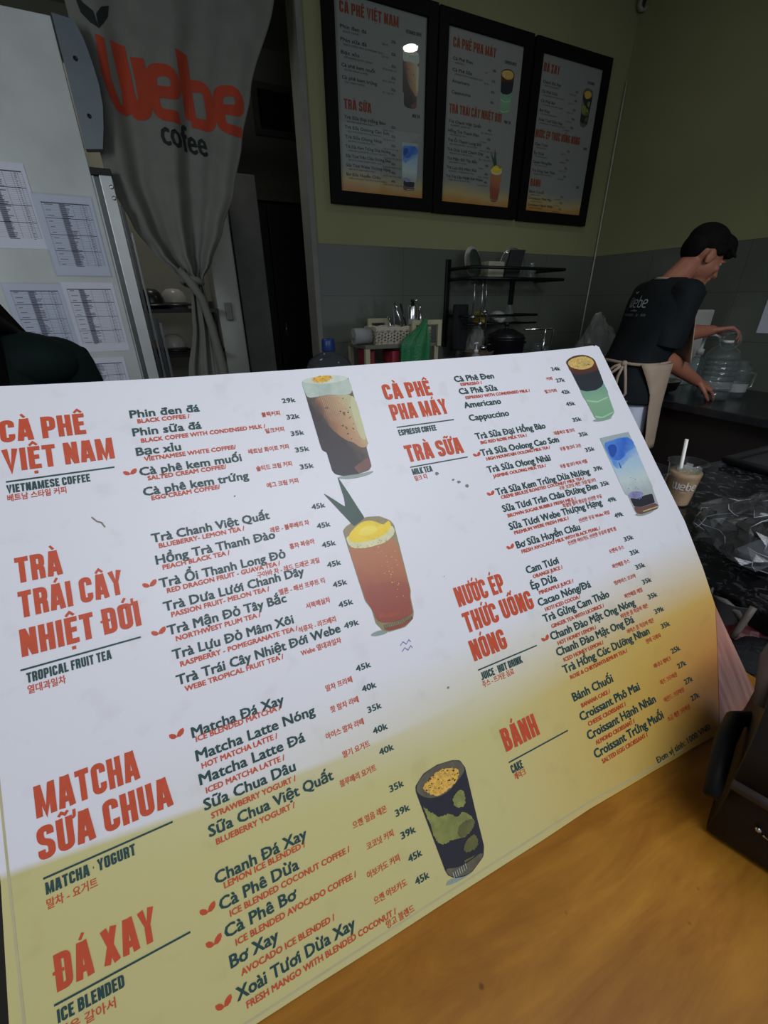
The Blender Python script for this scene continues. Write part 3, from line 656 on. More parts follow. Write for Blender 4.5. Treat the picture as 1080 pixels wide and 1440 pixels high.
CZ = .81
t = thing('side_counter', 'long black counter against the right-hand tiled wall behind the barista', 'counter', (2.8, .9, 0))
part('worktop', MB().box((2.40, -.3, CZ - .04), (XR - .008, 2.73, CZ), .005), mat('black_stone', (30, 31, 34), .25, scale=18, var=.3), t)
part('cabinet', MB().box((2.46, -.3, 0), (XR - .01, 2.73, CZ - .04)), mat('brown_black_panel', (34, 26, 24), .5, scale=4), t)

t = thing('back_counter', 'dark counter along the back wall beneath the black dish rack', 'counter', (1.9, 2.5, 0))
part('worktop', MB().box((1.72, 2.25, .86), (2.40, 2.735, .90), .004), mat('black_stone', (30, 31, 34)), t)
part('cabinet', MB().box((1.74, 2.29, 0), (2.40, 2.735, .86)), mat('brown_black_panel', (34, 26, 24)), t)

# ------------------------------------------------------------------ the big menu board
LEAN = math.radians(41.8)
BO = Vector((.0468, .1036, .9497))
BU = Vector((0, math.sin(LEAN), math.cos(LEAN)))
BN = Vector((0, -math.cos(LEAN), math.sin(LEAN)))
def fold(u, v):
    """how far a point of the board lies behind the flat face: the dog-eared lower right corner bends back"""
    p0, p1 = Vector((.4092, .0911)), Vector((.3363, -.0125))
    d = (p1 - p0).normalized(); n = Vector((-d.y, d.x)); s = n.dot(Vector((u, v)) - p0)
    return max(0.0, s) * .30
def bfn(u, v, h=0.0):                 # u, v in mm on the printed face, h in metres in front of it
    u, v = u / 1000, v / 1000
    P = BO + Vector((u, 0, 0)) + BU * v
    return P + BN * h + (P - Vector((0, 0, CAM_H))).normalized() * fold(u, v)

def print_mat():
    m = bpy.data.materials.new('printed_menu_sheet'); m.use_nodes = True
    nt = m.node_tree; N = nt.nodes; L = nt.links; b = N['Principled BSDF']
    at_ = N.new('ShaderNodeAttribute'); at_.attribute_name = 'sheet_uv'
    sp = N.new('ShaderNodeSeparateXYZ'); L.new(at_.outputs['Vector'], sp.inputs[0])
    def math_(op, a, b_, c=None):
        q = N.new('ShaderNodeMath'); q.operation = op
        for i, x in enumerate((a, b_, c)):
            if x is None: continue
            if hasattr(x, 'is_linked'): L.new(x, q.inputs[i])
            else: q.inputs[i].default_value = x
        return q.outputs[0]
    def ramp(val, *el):
        r = N.new('ShaderNodeValToRGB'); cr = r.color_ramp
        while len(cr.elements) < len(el): cr.elements.new(.5)
        for e, (p, c) in zip(cr.elements, el): e.position = p; e.color = (*c, 1)
        L.new(val, r.inputs[0]); return r.outputs[0]
    U, V = sp.outputs[0], sp.outputs[1]
    white = srgb((236, 236, 240)); pale = srgb((210, 202, 138)); yel = srgb((220, 182, 92)); ora = srgb((206, 128, 58))
    # height of the wavy edge of the yellow ground: lowest at the left, softest at the right
    wave = math_('MULTIPLY', math_('SINE', math_('MULTIPLY_ADD', U, 9.0, 1.0), 0), .010)
    yv = math_('ADD', V, wave)
    soft = ramp(yv, (0.03, (1, 1, 1)), (.150, (0, 0, 0)))
    hard = ramp(yv, (.1145, (1, 1, 1)), (.1165, (0, 0, 0)))
    side = ramp(math_('ADD', U, .18), (.03, (0, 0, 0)), (.30, (1, 1, 1)))
    mixf = N.new('ShaderNodeMixRGB'); L.new(side, mixf.inputs[0]); L.new(hard, mixf.inputs[1]); L.new(ramp(yv, (.09, (1, 1, 1)), (.158, (0, 0, 0))), mixf.inputs[2])
    # printed orange plus some painted-in warm shade grows towards the lower right corner
    dx = math_('SUBTRACT', U, .40); dv = math_('MULTIPLY', math_('SUBTRACT', V, .02), 1.6)
    dist = math_('SQRT', math_('ADD', math_('MULTIPLY', dx, dx), math_('MULTIPLY', dv, dv)), 0)
    warm = ramp(dist, (.03, ora), (.14, yel), (.30, pale), (.6, pale))
    mx = N.new('ShaderNodeMixRGB'); mx.inputs[1].default_value = (*white, 1); L.new(mixf.outputs[0], mx.inputs[0]); L.new(warm, mx.inputs[2])
    # faint grime
    nz = N.new('ShaderNodeTexNoise'); nz.inputs['Scale'].default_value = 45; nz.inputs['Detail'].default_value = 5; L.new(at_.outputs['Vector'], nz.inputs['Vector'])
    gr = ramp(nz.outputs['Fac'], (.30, (.90, .89, .87)), (.42, (1, 1, 1)))
    m2 = N.new('ShaderNodeMixRGB'); m2.blend_type = 'MULTIPLY'; m2.inputs[0].default_value = .6
    L.new(mx.outputs[0], m2.inputs[1]); L.new(gr, m2.inputs[2])
    L.new(m2.outputs[0], b.inputs['Base Color']); b.inputs['Roughness'].default_value = .38; b.inputs['Specular IOR Level'].default_value = .35
    return m
sheet = print_mat()
foam_edge = mat('foam_board_edge', (214, 208, 190), .7, var=.1, scale=60)
OUTLINE = [(-176, 406.2), (-153.5, 405.6), (-109.1, 404.3), (-59.2, 403.2), (50.6, 402.5), (194.3, 402.9), (304, 403.4), (372, 405.0), (407.4, 407.0), (411, 405.6), (413, 407.2), (417.3, 404.3), (419.0, 330), (420.5, 250),
           (422.7, 181.2), (417, 130), (409.2, 91.1), (408.9, 50), (408.6, 3.0), (372, -4), (336.3, -8.0), (331, -7.6), (300, -6), (277.6, -5.4), (250, -4), (224.3, -3.2), (176.5, -1.2), (130, -1.3), (87, -.8), (40, -.2),
           (0, 0), (-40.6, .7), (-76.7, 1.0), (-128, .6), (-181.6, -.5), (-180.6, 30), (-179.2, 58.8), (-177.4, 116.4), (-176.6, 250)]
board = thing('menu_board', 'big white and yellow printed drinks menu board leaning back on the wooden counter', 'menu board', (BO.x + .12, BO.y, BO.z))
def sheet_mesh():
    bm = bmesh.new()
    vs = [bm.verts.new((u / 1000, v / 1000, 0)) for u, v in OUTLINE]
    bm.faces.new(vs)
    # cut along the crease so the corner can bend
    a, b_ = Vector((.4092, .0911, 0)), Vector((.3363, -.0125, 0)); d = (b_ - a); n = Vector((-d.y, d.x, 0)).normalized()
    for off in (0.0, .004, .012):
        bmesh.ops.bisect_plane(bm, geom=bm.verts[:] + bm.edges[:] + bm.faces[:], plane_co=a + n * off, plane_no=n)
    bmesh.ops.triangulate(bm, faces=bm.faces[:])
    front = [v.co.copy() for v in bm.verts]; faces = [[v.index for v in f.verts] for f in bm.faces]
    bnd = [[v.index for v in e.verts] for e in bm.edges if e.is_boundary]
    bm.free()
    mb = MB(); n0 = len(front)
    nrm = 1 if True else -1
    P = [bfn(p.x * 1000, p.y * 1000, 0) for p in front]; Q = [bfn(p.x * 1000, p.y * 1000, -.006) for p in front]
    mb.add(P, faces); mb.cur = 1
    mb.add(Q, [f[::-1] for f in faces])
    base = len(mb.v) - 2 * n0
    for i, j in bnd: mb.f.append((i, j, n0 + j, n0 + i)); mb.mi.append(1); mb.sm.append(False)
    o = part('panel', mb, [sheet, foam_edge], board, recalc=True)
    at_ = o.data.attributes.new('sheet_uv', 'FLOAT_VECTOR', 'POINT')
    at_.data.foreach_set('vector', [c for p in front + front for c in (p.x, p.y, 0)])
    return o
panel = sheet_mesh()
mb = MB()
gv = [(-174.6, 404), (-174.2, 200), (-173.9, 116.7), (-173.5, 55.6), (-173, 3.9), (1.3, 3.9), (88.9, 3.6), (178.8, 2.9), (225.9, -.2), (290, -2.5)]
vs, fs = ribbon(gv, 1.1); mb.add([bfn(a, b, .0002) for a, b in vs], fs)
part('edge_groove', mb, mat('groove_shadow_line', (196, 188, 146), .6, var=.05, scale=80), board)
# wrinkled laminate on the bent corner, pink light and white sheen painted in
part('laminate_sheen', MB().flat([(408.6, 90), (404, 84), (397, 73), (386, 57), (370, 34), (352, 9), (337.5, -11), (372, -4), (408.2, 3.2), (408.6, 50)], bfn, .0003), mat('pink_sheen', (164, 96, 78), .3, var=.16, scale=16, stretch=(6, 1, .5), col2=(216, 166, 146), detail=6), board, label='wrinkled laminate on the bent corner, pinkish sheen painted in')
ca_, cb2 = bfn(408.2, 3.2, -.004), bfn(376, -3.4, -.004)
part('torn_layer', MB().add([ca_, cb2, (cb2.x, cb2.y + .004, max(WZ + .001, cb2.z - .012)), (ca_.x, ca_.y + .004, max(WZ + .001, ca_.z - .012))], [(0, 1, 2, 3)]), mat('orange_layer', (206, 92, 52), .6, var=.06), board, label='orange torn layer under the bent corner', solid=.001)
# back leg of the tent
top_b = [bfn(-140, 400, -.0085), bfn(270, 400, -.0085)]
mb = MB().add([top_b[0], top_b[1], (top_b[1].x, .50, WZ + .002), (top_b[0].x, .50, WZ + .002)], [(0, 1, 2, 3)])
part('back_leg', mb, mat('orange_board_back', (226, 120, 70), .6, var=.06), board, solid=.004)

ink_o = mat('orange_ink', (206, 82, 46), .45, var=.05, scale=200)
ink_g = mat('green_ink', (38, 74, 72), .45, var=.05, scale=200)
SECT = {'viet': 'coffee', 'fruit': 'fruit tea', 'matcha': 'matcha', 'blend': 'ice blended', 'espresso': 'espresso', 'milktea': 'milk tea', 'juice': 'juice', 'cake': 'cake'}
H0 = .00035
for k, rows in ROWS.items():
    mb = MB(); right = k in ('espresso', 'milktea', 'juice', 'cake')
    for nm, sb, ko, pr, lf in rows:
        mb.cur = 0
        put_text(mb, nm[0], nm[1], nm[2], bfn, 5.9 if not right else 6.3, nm[3], H0, .044)
        put_text(mb, pr[0], pr[1], pr[2], bfn, 3.9 if not right else 4.3, pr[3], H0, .045)
        mb.cur = 1
        if sb: put_text(mb, sb[0], sb[1], sb[2], bfn, 3.1, sb[3], H0 + .0001, .045)
        if ko: put_text(mb, ko[0], ko[1], ko[2], bfn, 3.7, ko[3], H0 + .0001, .022, .80)
        if lf: put_leaf(mb, lf[0] + .1, lf[1] - 2.2, bfn, 4.9, H0)
    part('item_list', mb, [ink_g, ink_o], board, label='printed list of the %s items' % SECT[k])
    hd, rule, sub, ko = HEADINGS[k]
    mb = MB()
    for tx, u, v, wd in hd: put_condensed(mb, tx, u, v, bfn, 15.9, wd, H0)
    mb.cur = 1
    mb.add([bfn(rule[0], rule[1] + .5, H0), bfn(rule[0], rule[1] - .5, H0), bfn(rule[0] + rule[2], rule[1] - .5, H0), bfn(rule[0] + rule[2], rule[1] + .5, H0)], [(0, 1, 2, 3)])
    put_condensed(mb, sub[0], sub[1], sub[2], bfn, 5.6, sub[3], H0)
    if ko: mb.cur = 0; put_text(mb, ko[0], ko[1], ko[2], bfn, 4.2, ko[3], H0, .02, .80)
    part('heading', mb, [ink_o, ink_g], board, label='orange printed heading of the %s section' % SECT[k])
mb = MB(); put_text(mb, NOTE[0], NOTE[1], NOTE[2] + .8, bfn, 4.6, NOTE[3], H0, .03)
part('price_note', mb, ink_g, board)

DC = dict(shadow=(150, 166, 158), dark=(44, 44, 52), tan=(176, 134, 92), brown=(120, 84, 74), cream=(196, 190, 140), foam=(190, 204, 190), foamtop=(214, 222, 206), crumb=(232, 184, 80),
          glass=(150, 140, 100), tea=(186, 116, 70), teared=(168, 84, 62), whitefoam=(228, 224, 176), yellow=(248, 214, 50), yolk=(252, 226, 90), leaf=(52, 84, 72), green=(146, 184, 148), mint=(172, 212, 176),
          wood=(92, 62, 42), crema=(222, 186, 104), milk=(196, 212, 206), lightblue=(104, 158, 220), blue=(70, 124, 210), navy=(44, 84, 176), lilac=(150, 146, 190), glassgrey=(104, 98, 80), avo=(140, 146, 78), avodark=(104, 104, 58))
DM = {k: mat('print_' + k, c, .42, var=.22 if k in ('tan', 'crumb', 'tea', 'teared', 'crema', 'lightblue', 'blue', 'milk', 'avo', 'avodark', 'glassgrey', 'lilac') else .08, scale=140 if k not in ('crumb', 'crema') else 420) for k, c in DC.items()}
def grad_mat(name, ax, ay, stops, noise=.10, scale=5.0):
    """printed colours running across the picture (attribute pic: 0..1 over the drink)"""
    m = bpy.data.materials.new('print_' + name); m.use_nodes = True; nt = m.node_tree; N = nt.nodes; L = nt.links; b = N['Principled BSDF']
    at_ = N.new('ShaderNodeAttribute'); at_.attribute_name = 'pic'
    dt = N.new('ShaderNodeVectorMath'); dt.operation = 'DOT_PRODUCT'; dt.inputs[1].default_value = (ax, ay, 0); L.new(at_.outputs['Vector'], dt.inputs[0])
    mp = N.new('ShaderNodeMapping'); mp.inputs['Scale'].default_value = (1, 1.6, 1); L.new(at_.outputs['Vector'], mp.inputs[0])
    nz = N.new('ShaderNodeTexNoise'); nz.inputs['Scale'].default_value = scale; nz.inputs['Detail'].default_value = 5; L.new(mp.outputs[0], nz.inputs['Vector'])
    ma = N.new('ShaderNodeMath'); ma.operation = 'MULTIPLY_ADD'; ma.inputs[1].default_value = noise * 2; L.new(nz.outputs['Fac'], ma.inputs[0])
    sb = N.new('ShaderNodeMath'); sb.operation = 'SUBTRACT'; sb.inputs[1].default_value = noise; L.new(dt.outputs['Value'], sb.inputs[0]); L.new(sb.outputs[0], ma.inputs[2])
    r = N.new('ShaderNodeValToRGB'); cr = r.color_ramp
    while len(cr.elements) < len(stops): cr.elements.new(.5)
    for e, (p, c) in zip(cr.elements, stops): e.position = p; e.color = (*srgb(c), 1)
    L.new(ma.outputs[0], r.inputs[0]); L.new(r.outputs[0], b.inputs['Base Color']); b.inputs['Roughness'].default_value = .42
    return m
GM = {('iced_coffee', 'dark'): grad_mat('coffee_dark', .42, .5, [(.10, (46, 44, 52)), (.34, (60, 52, 52)), (.52, (112, 96, 84))]),
      ('iced_coffee', 'tan'): grad_mat('coffee_tan', .72, .40, [(.36, (70, 58, 56)), (.50, (168, 122, 86)), (.72, (196, 160, 118)), (.88, (196, 190, 146))], .08, 7),
      ('iced_coffee', 'cream'): grad_mat('coffee_cream', .8, .3, [(.5, (186, 168, 124)), (.85, (206, 204, 160))]),
      ('fruit_tea', 'tea'): grad_mat('tea_body', .15, 1.0, [(.10, (150, 78, 62)), (.30, (166, 92, 72)), (.48, (186, 118, 82)), (.70, (190, 130, 86))], .06, 8),
      ('fruit_tea', 'teared'): grad_mat('tea_foot', .1, 1.0, [(.10, (186, 96, 60)), (.16, (160, 80, 66)), (.36, (168, 96, 76))], .04, 8),
      ('blue_milk', 'milk'): grad_mat('milk_body', .0, 1.0, [(.24, (176, 186, 182)), (.42, (204, 218, 214)), (.62, (176, 206, 224)), (.93, (168, 184, 186))], .07, 6),
      ('blue_milk', 'lightblue'): grad_mat('milk_lightblue', -.25, 1.0, [(.42, (190, 212, 226)), (.62, (96, 152, 222)), (.85, (120, 166, 226))], .10, 7),
      ('blue_milk', 'blue'): grad_mat('milk_blue', -.45, .75, [(.12, (112, 164, 228)), (.34, (58, 108, 206)), (.52, (84, 138, 220))], .12, 7),
      ('mint_coffee', 'dark'): grad_mat('layer_dark', .0, 1.0, [(.46, (42, 48, 56)), (.70, (44, 44, 52)), (.84, (66, 44, 40))], .03),
      ('mint_coffee', 'teared'): grad_mat('layer_red', .0, 1.0, [(.62, (44, 44, 52)), (.78, (96, 52, 36)), (.90, (150, 84, 40))], .06, 8),
      ('mint_coffee', 'green'): grad_mat('layer_green', .0, 1.0, [(.04, (130, 176, 136)), (.30, (140, 182, 146)), (.46, (124, 170, 146))], .04, 5)}
def pic_coords(o, key, inv):
    at_ = o.data.attributes.new('pic', 'FLOAT_VECTOR', 'POINT')
    at_.data.foreach_set('vector', [c for p in inv for c in p])
RAGGED = {'avo': 1.0, 'avodark': 1.0, 'crumb': .9, 'crema': .25, 'blue': .5, 'lightblue': .7, 'navy': .5, 'lilac': .8, 'tan': .3, 'whitefoam': .35, 'foam': .2, 'teared': .3, 'yellow': .2}
def soften(poly, c):
    """rounds a traced outline and, for mottled patches, roughens it"""
    if len(poly) < 5: return poly
    hard = c in ('dark', 'milk', 'green', 'glass', 'leaf', 'brown', 'mint')
    P = [np.array(p) for p in poly]; q = .10 if hard else .25
    for _ in range(2 if not hard else 1):
        P = [x for a, b in zip(P, P[1:] + P[:1]) for t in [min(q, (.9 if hard else 9) / max(1e-6, np.linalg.norm(b - a)))] for x in (a * (1 - t) + b * t, a * t + b * (1 - t))]
    if hard:
        P = [x for a, b in zip(P, P[1:] + P[:1]) for x in (a * .75 + b * .25, a * .25 + b * .75)]
    k = RAGGED.get(c, 0)
    if k:
        rnd = random.Random(len(poly)); P2 = []
        for a, b in zip(P, P[1:] + P[:1]):
            P2.append(a + np.array([rnd.uniform(-1, 1), rnd.uniform(-1, 1)]) * k * .45); P2.append((a + b) / 2 + np.array([rnd.uniform(-1, 1), rnd.uniform(-1, 1)]) * k * .5)
        P = P2
    return [tuple(p) for p in P]
def draw_drink(mb, key, fn, h=0.0, skip_shadow=False):
    mats = []
    P = np.concatenate([np.array(p) for c, p in DRINKS[key] if c != 'shadow']); lo, hi = P.min(0), P.max(0)
    mb.pic = []
    for c, poly in DRINKS[key]:
        if not (skip_shadow and c == 'shadow'): mb.pic += [((a - lo[0]) / (hi[0] - lo[0]), (b - lo[1]) / (hi[1] - lo[1]), 0) for a, b in soften(poly, c)]
    for i, (c, poly) in enumerate(DRINKS[key]):
        if skip_shadow and c == 'shadow': continue
        m_ = GM.get((key, c), DM[c])
        if m_ not in mats: mats.append(m_)
        mb.cur = mats.index(m_); mb.flat(soften(poly, c), fn, h + i * 3e-5)
    return mats
def picture_part(mb, ms, parent, key, label=None):
    o = part('drink_picture', mb, ms, parent, label)
    pic_coords(o, key, mb.pic + [(.5, .5, 0)] * (len(mb.v) - len(mb.pic)))
    return o
for key, lb in (('iced_coffee', 'printed picture of iced milk coffee with crumbs'), ('fruit_tea', 'printed picture of amber fruit tea with pandan leaf'), ('mint_coffee', 'printed picture of green and black layered coffee'),
                ('blue_milk', 'printed picture of blue and white milk tea'), ('avocado_coffee', 'printed picture of green marbled avocado drink')):
    mb = MB(); ms = draw_drink(mb, key, bfn, H0)
    def strokes(col, segs, wd, hh=.0008):
        if DM[col] not in ms: ms.append(DM[col])
        mb.cur = ms.index(DM[col])
        for g_ in segs: vs, fs = ribbon(g_, wd); mb.add([bfn(a, b, hh) for a, b in vs], fs)
    def flecks(col, cx, cy, rx, ry, n, sz, seed, hh=.0009):
        if DM[col] not in ms: ms.append(DM[col])
        mb.cur = ms.index(DM[col]); rnd = random.Random(seed)
        for _ in range(n):
            a, r = rnd.uniform(0, 6.28), math.sqrt(rnd.random()); x, y, s_ = cx + rx * r * math.cos(a), cy + ry * r * math.sin(a), sz * rnd.uniform(.5, 1.3)
            mb.flat([(x + s_ * math.cos(t + a), y + s_ * math.sin(t + a) * .8) for t in (0, 1.3, 2.6, 3.9, 5.1)], bfn, hh)
    B = {c: np.array(p) for c, p in reversed(DRINKS[key])}
    def rim(poly, col, wd):
        P_ = [tuple(p) for p in soften([tuple(p) for p in poly], 'foam')]; strokes(col, [P_ + P_[:1]], wd, .00085)
    if key == 'avocado_coffee':
        c_ = B['crumb'].mean(0); flecks('crema', c_[0], c_[1], 13, 6, 60, .9, 1); flecks('wood', c_[0], c_[1], 13.5, 6.2, 34, .6, 2, .00095); flecks('yellow', c_[0], c_[1], 12, 5.5, 24, .6, 3, .00098)
        g2 = np.array(DRINKS[key][3][1]).mean(0); strokes('milk', [[(g2[0] - 9 + k * 1.7, g2[1] - 2.4 + .02 * k * k), (g2[0] - 9 + k * 1.7, g2[1] + 1.2 + .02 * k * k)] for k in range(7)], .35)
    if key == 'mint_coffee':
        c_ = B['crema'].mean(0); flecks('wood', c_[0], c_[1], 14, 6, 14, .6, 4); flecks('cream', c_[0], c_[1], 13, 5.5, 34, .8, 5, .00095)
    if key == 'fruit_tea':
        lo_ = np.array(DRINKS[key][4][1]); c_ = lo_.mean(0)
        strokes('glassgrey', [[(c_[0] - 12 + k * 1.55, c_[1] + .6), (c_[0] - 12 + k * 1.55, c_[1] + 3.4)] for k in range(16)], .45)
        flecks('crema', B['tea'].mean(0)[0] + 8, B['tea'].mean(0)[1] + 14, 9, 26, 26, .55, 6, .0007); flecks('cream', B['whitefoam'].mean(0)[0], B['whitefoam'].mean(0)[1] - 4, 16, 3, 16, .6, 8)
    if key == 'blue_milk':
        flecks('lightblue', B['milk'].mean(0)[0] - 2, B['milk'].mean(0)[1] + 4, 11, 22, 12, .9, 9, .0006); flecks('lilac', B['lilac'].mean(0)[0], B['lilac'].mean(0)[1], 10, 3, 12, .8, 10)
    if key == 'iced_coffee':
        c_ = B['crumb'].mean(0); flecks('yellow', c_[0], c_[1], 9, 3, 30, .7, 11); flecks('tan', c_[0], c_[1], 9, 3, 14, .6, 12, .00095)
        t_ = B['tan'].mean(0); flecks('foam', t_[0] + 2, t_[1] + 6, 10, 24, 12, .5, 13); flecks('dark', t_[0] + 2, t_[1] + 4, 10, 22, 10, .6, 14)
    if key == 'iced_coffee':
        mb.cur = len(ms); ms.append(DM['foam'])
        for q in range(8):
            u = 62 + q * 1.5; mb.add([bfn(u, 386, .0009), bfn(u + .25, 386, .0009), bfn(u + 1.2 + q * .2, 352 - q, .0009), bfn(u + 1.1 + q * .2, 352 - q, .0009)], [(0, 1, 2, 3)])
    picture_part(mb, ms, board, key, lb)
# scuffs and pen marks on the sheet
for u, v, s in ((146, 287.6, 2.6), (160, 279, 1.8), (165, 276, 2.2), (172, 271, 2.4), (93, 120, 1.4), (420, 330, 1.2), (-24, 300, .8), (120, 200, .7), (60, 330, .8)):
    mb = MB(); mb.flat([(u + s * math.cos(a) * (.6 + .5 * random.random()), v + s * .7 * math.sin(a) * (.6 + .5 * random.random())) for a in np.linspace(0, 6.0, 9)], bfn, H0)
    part('scuff_mark', mb, mat('grime', (140, 132, 120), .8, var=.2, scale=300), board)
mb = MB(); vs, fs = ribbon([(-114, 303), (-111.5, 299.5), (-109, 298), (-107.5, 294.5)], .9); mb.add([bfn(a, b, H0) for a, b in vs], fs)
part('scuff_mark', mb, mat('grime', (140, 132, 120)), board)
mb = MB()
for dv in (0, 4.5):
    vs, fs = ribbon([(66, 156 + dv), (69, 158 + dv), (71, 155.6 + dv), (74, 158 + dv), (75, 156 + dv)], .6); mb.add([bfn(a, b, H0) for a, b in vs], fs)
part('pen_scribble', mb, mat('violet_pen', (140, 130, 180), .6), board)

# ------------------------------------------------------------------ framed menus on the back wall
black_frame = mat('black_frame', (15, 15, 14), .6, var=.1, spec=.12)
glass = film('picture_glass', (248, 250, 250), 1.45, .0, .01)
def poster_mat():
    m = bpy.data.materials.new('poster_sheet'); m.use_nodes = True
    nt = m.node_tree; N = nt.nodes; L = nt.links; b = N['Principled BSDF']
    tc = N.new('ShaderNodeTexCoord'); sp = N.new('ShaderNodeSeparateXYZ'); L.new(tc.outputs['Generated'], sp.inputs[0])
    nz = N.new('ShaderNodeTexNoise'); nz.inputs['Scale'].default_value = 2.2; L.new(tc.outputs['Generated'], nz.inputs['Vector'])
    ad = N.new('ShaderNodeMath'); ad.operation = 'MULTIPLY_ADD'; ad.inputs[1].default_value = .10; L.new(nz.outputs['Fac'], ad.inputs[0]); L.new(sp.outputs[2], ad.inputs[2])
    r = N.new('ShaderNodeValToRGB'); cr = r.color_ramp; cr.elements.new(.5)
    for e, (p, c) in zip(cr.elements, ((.065, (200, 138, 66)), (.12, (196, 174, 118)), (.20, (150, 152, 146)))): e.position = p; e.color = (*srgb(c), 1)
    L.new(ad.outputs[0], r.inputs[0]); L.new(r.outputs[0], b.inputs['Base Color']); b.inputs['Roughness'].default_value = .6
    return m
poster = poster_mat()
ink_r = mat('red_brown_ink', (140, 58, 36), .6, var=.05)
ink_d = mat('dark_poster_ink', (34, 46, 44), .6, var=.05)
FR = [(.991, 1.642), (1.650, 2.303), (2.324, 2.966)]
FZ0, FZ1 = 1.806, 2.706
def poster_text(mb, P, W, Hh, heads, items, drinks):
    pass
BLACK_ITEMS = [r[0][0] for r in ROWS['viet']] + ['Webe Coffee']
def menu_frame(i, label, blocks, pics):
    x0, x1 = FR[i]; W = x1 - x0
    z0, z1 = FZ0 - .003 * i, FZ1 + (.0 if i else .003)
    t = thing('framed_menu', label, 'framed menu', ((x0 + x1) / 2, YB - .02, z0), 'framed menus on the back wall')
    b = .062; y0, y1 = YB - .034, YB - .002
    mb = MB()
    mb.box((x0, y0, z0), (x0 + b, y1, z1), .004).box((x1 - b, y0, z0), (x1, y1, z1), .004).box((x0 + b - .002, y0 + .0006, z0), (x1 - b + .002, y1, z0 + b), .004).box((x0 + b - .002, y0 + .0006, z1 - b), (x1 - b + .002, y1, z1), .004)
    part('frame', mb, black_frame, t)
    part('poster', MB().box((x0 + b - .004, YB - .016, z0 + b - .004), (x1 - b + .004, YB - .004, z1 - b + .004)), poster, t)
    ih = z1 - z0 - 2 * b; iw = W - 2 * b
    fn = lambda u, v, h=0.0: Vector((x0 + b + u * iw, YB - .0163 - h, z0 + b + v * ih))
    items = MB()
    for kind, tx, u, v, wd in blocks:
        if kind == 'H': heads = MB(); put_condensed(heads, tx, u, v, fn, .052, wd, 0); part('poster_heading', heads, ink_r, t)
        elif kind == 'L':
            for r_i, row in enumerate(tx):
                vv = v - r_i * wd
                s = row[0][0]; wu = min(.52, .021 * len(s) + .04)
                put_text(items, s, u + (.0 if True else 0), vv, fn, .0165, wu, 0, .06)
                if row[1]: put_text(items, row[1][0], u + .03, vv - .018, fn, .0085, min(.45, .0125 * len(row[1][0])), 0, .03)
                put_text(items, row[3][0], .60 + .0 * r_i, vv - .012, fn, .014, .05, 0, .05)
                if row[2]: put_text(items, row[2][0], .50, vv - .032, fn, .009, .022 * len(row[2][0]) * .7, 0, .02, .8)
        else: put_condensed(items, tx, u, v, fn, .018, wd, 0)
    part('poster_list', items, ink_d, t)
    for key, u, v, uw, vh in pics:
        P = np.concatenate([np.array(p) for c, p in DRINKS[key] if c != 'shadow']); lo, hi = P.min(0), P.max(0)
        g_ = lambda a, c, h=0.0: fn(u + (a - lo[0]) / (hi[0] - lo[0]) * uw, v + (c - lo[1]) / (hi[1] - lo[1]) * vh, h + .0002)
        mb = MB(); ms = draw_drink(mb, key, g_, 0, True); picture_part(mb, ms, t, key)
    part('glass', MB().add([(x0 + b - .003, YB - .022, z0 + b - .003), (x1 - b + .003, YB - .022, z0 + b - .003), (x1 - b + .003, YB - .022, z1 - b + .003), (x0 + b - .003, YB - .022, z1 - b + .003)], [(0, 1, 2, 3)]), glass, t)
    return t
blk = lambda k, n: ROWS[k][:n]
menu_frame(0, 'black framed menu headed CÀ PHÊ VIỆT NAM, nearest the curtain', [('H', 'CÀ PHÊ VIỆT NAM', .06, .915, .62), ('S', 'VIETNAMESE COFFEE', .76, .90, .18), ('L', blk('viet', 5), .06, .845, .060),
    ('H', 'TRÀ SỮA', .07, .455, .30), ('S', 'MILK TEA', .85, .475, .09), ('L', blk('milktea', 7), .07, .405, .052)], [('iced_coffee', .73, .52, .19, .305), ('blue_milk', .73, .04, .20, .29)])
menu_frame(1, 'black framed menu headed CÀ PHÊ PHA MÁY, middle one of the wall menus', [('H', 'CÀ PHÊ PHA MÁY', .07, .90, .56), ('S', 'ESPRESSO COFFEE', .76, .885, .16), ('L', blk('espresso', 4), .08, .835, .06),
    ('H', 'TRÀ TRÁI CÂY NHIỆT ĐỚI', .06, .545, .72), ('S', 'FRUIT TEA', .82, .545, .1), ('L', blk('fruit', 7), .06, .49, .055)], [('mint_coffee', .72, .60, .19, .26), ('fruit_tea', .66, .03, .20, .36)])
menu_frame(2, 'black framed menu headed ĐÁ XAY, beside the wall corner', [('H', 'ĐÁ XAY', .05, .90, .25), ('S', 'ICE BLENDED', .78, .895, .12), ('L', blk('blend', 5), .06, .835, .057),
    ('H', 'NƯỚC ÉP THỨC UỐNG NÓNG', .04, .50, .76), ('S', 'JUICE', .88, .475, .07), ('L', blk('juice', 4), .05, .45, .058), ('H', 'BÁNH', .05, .175, .17), ('S', 'CAKE', .86, .2, .06), ('L', blk('cake', 3), .05, .13, .046)], [('avocado_coffee', .73, .62, .17, .25)])

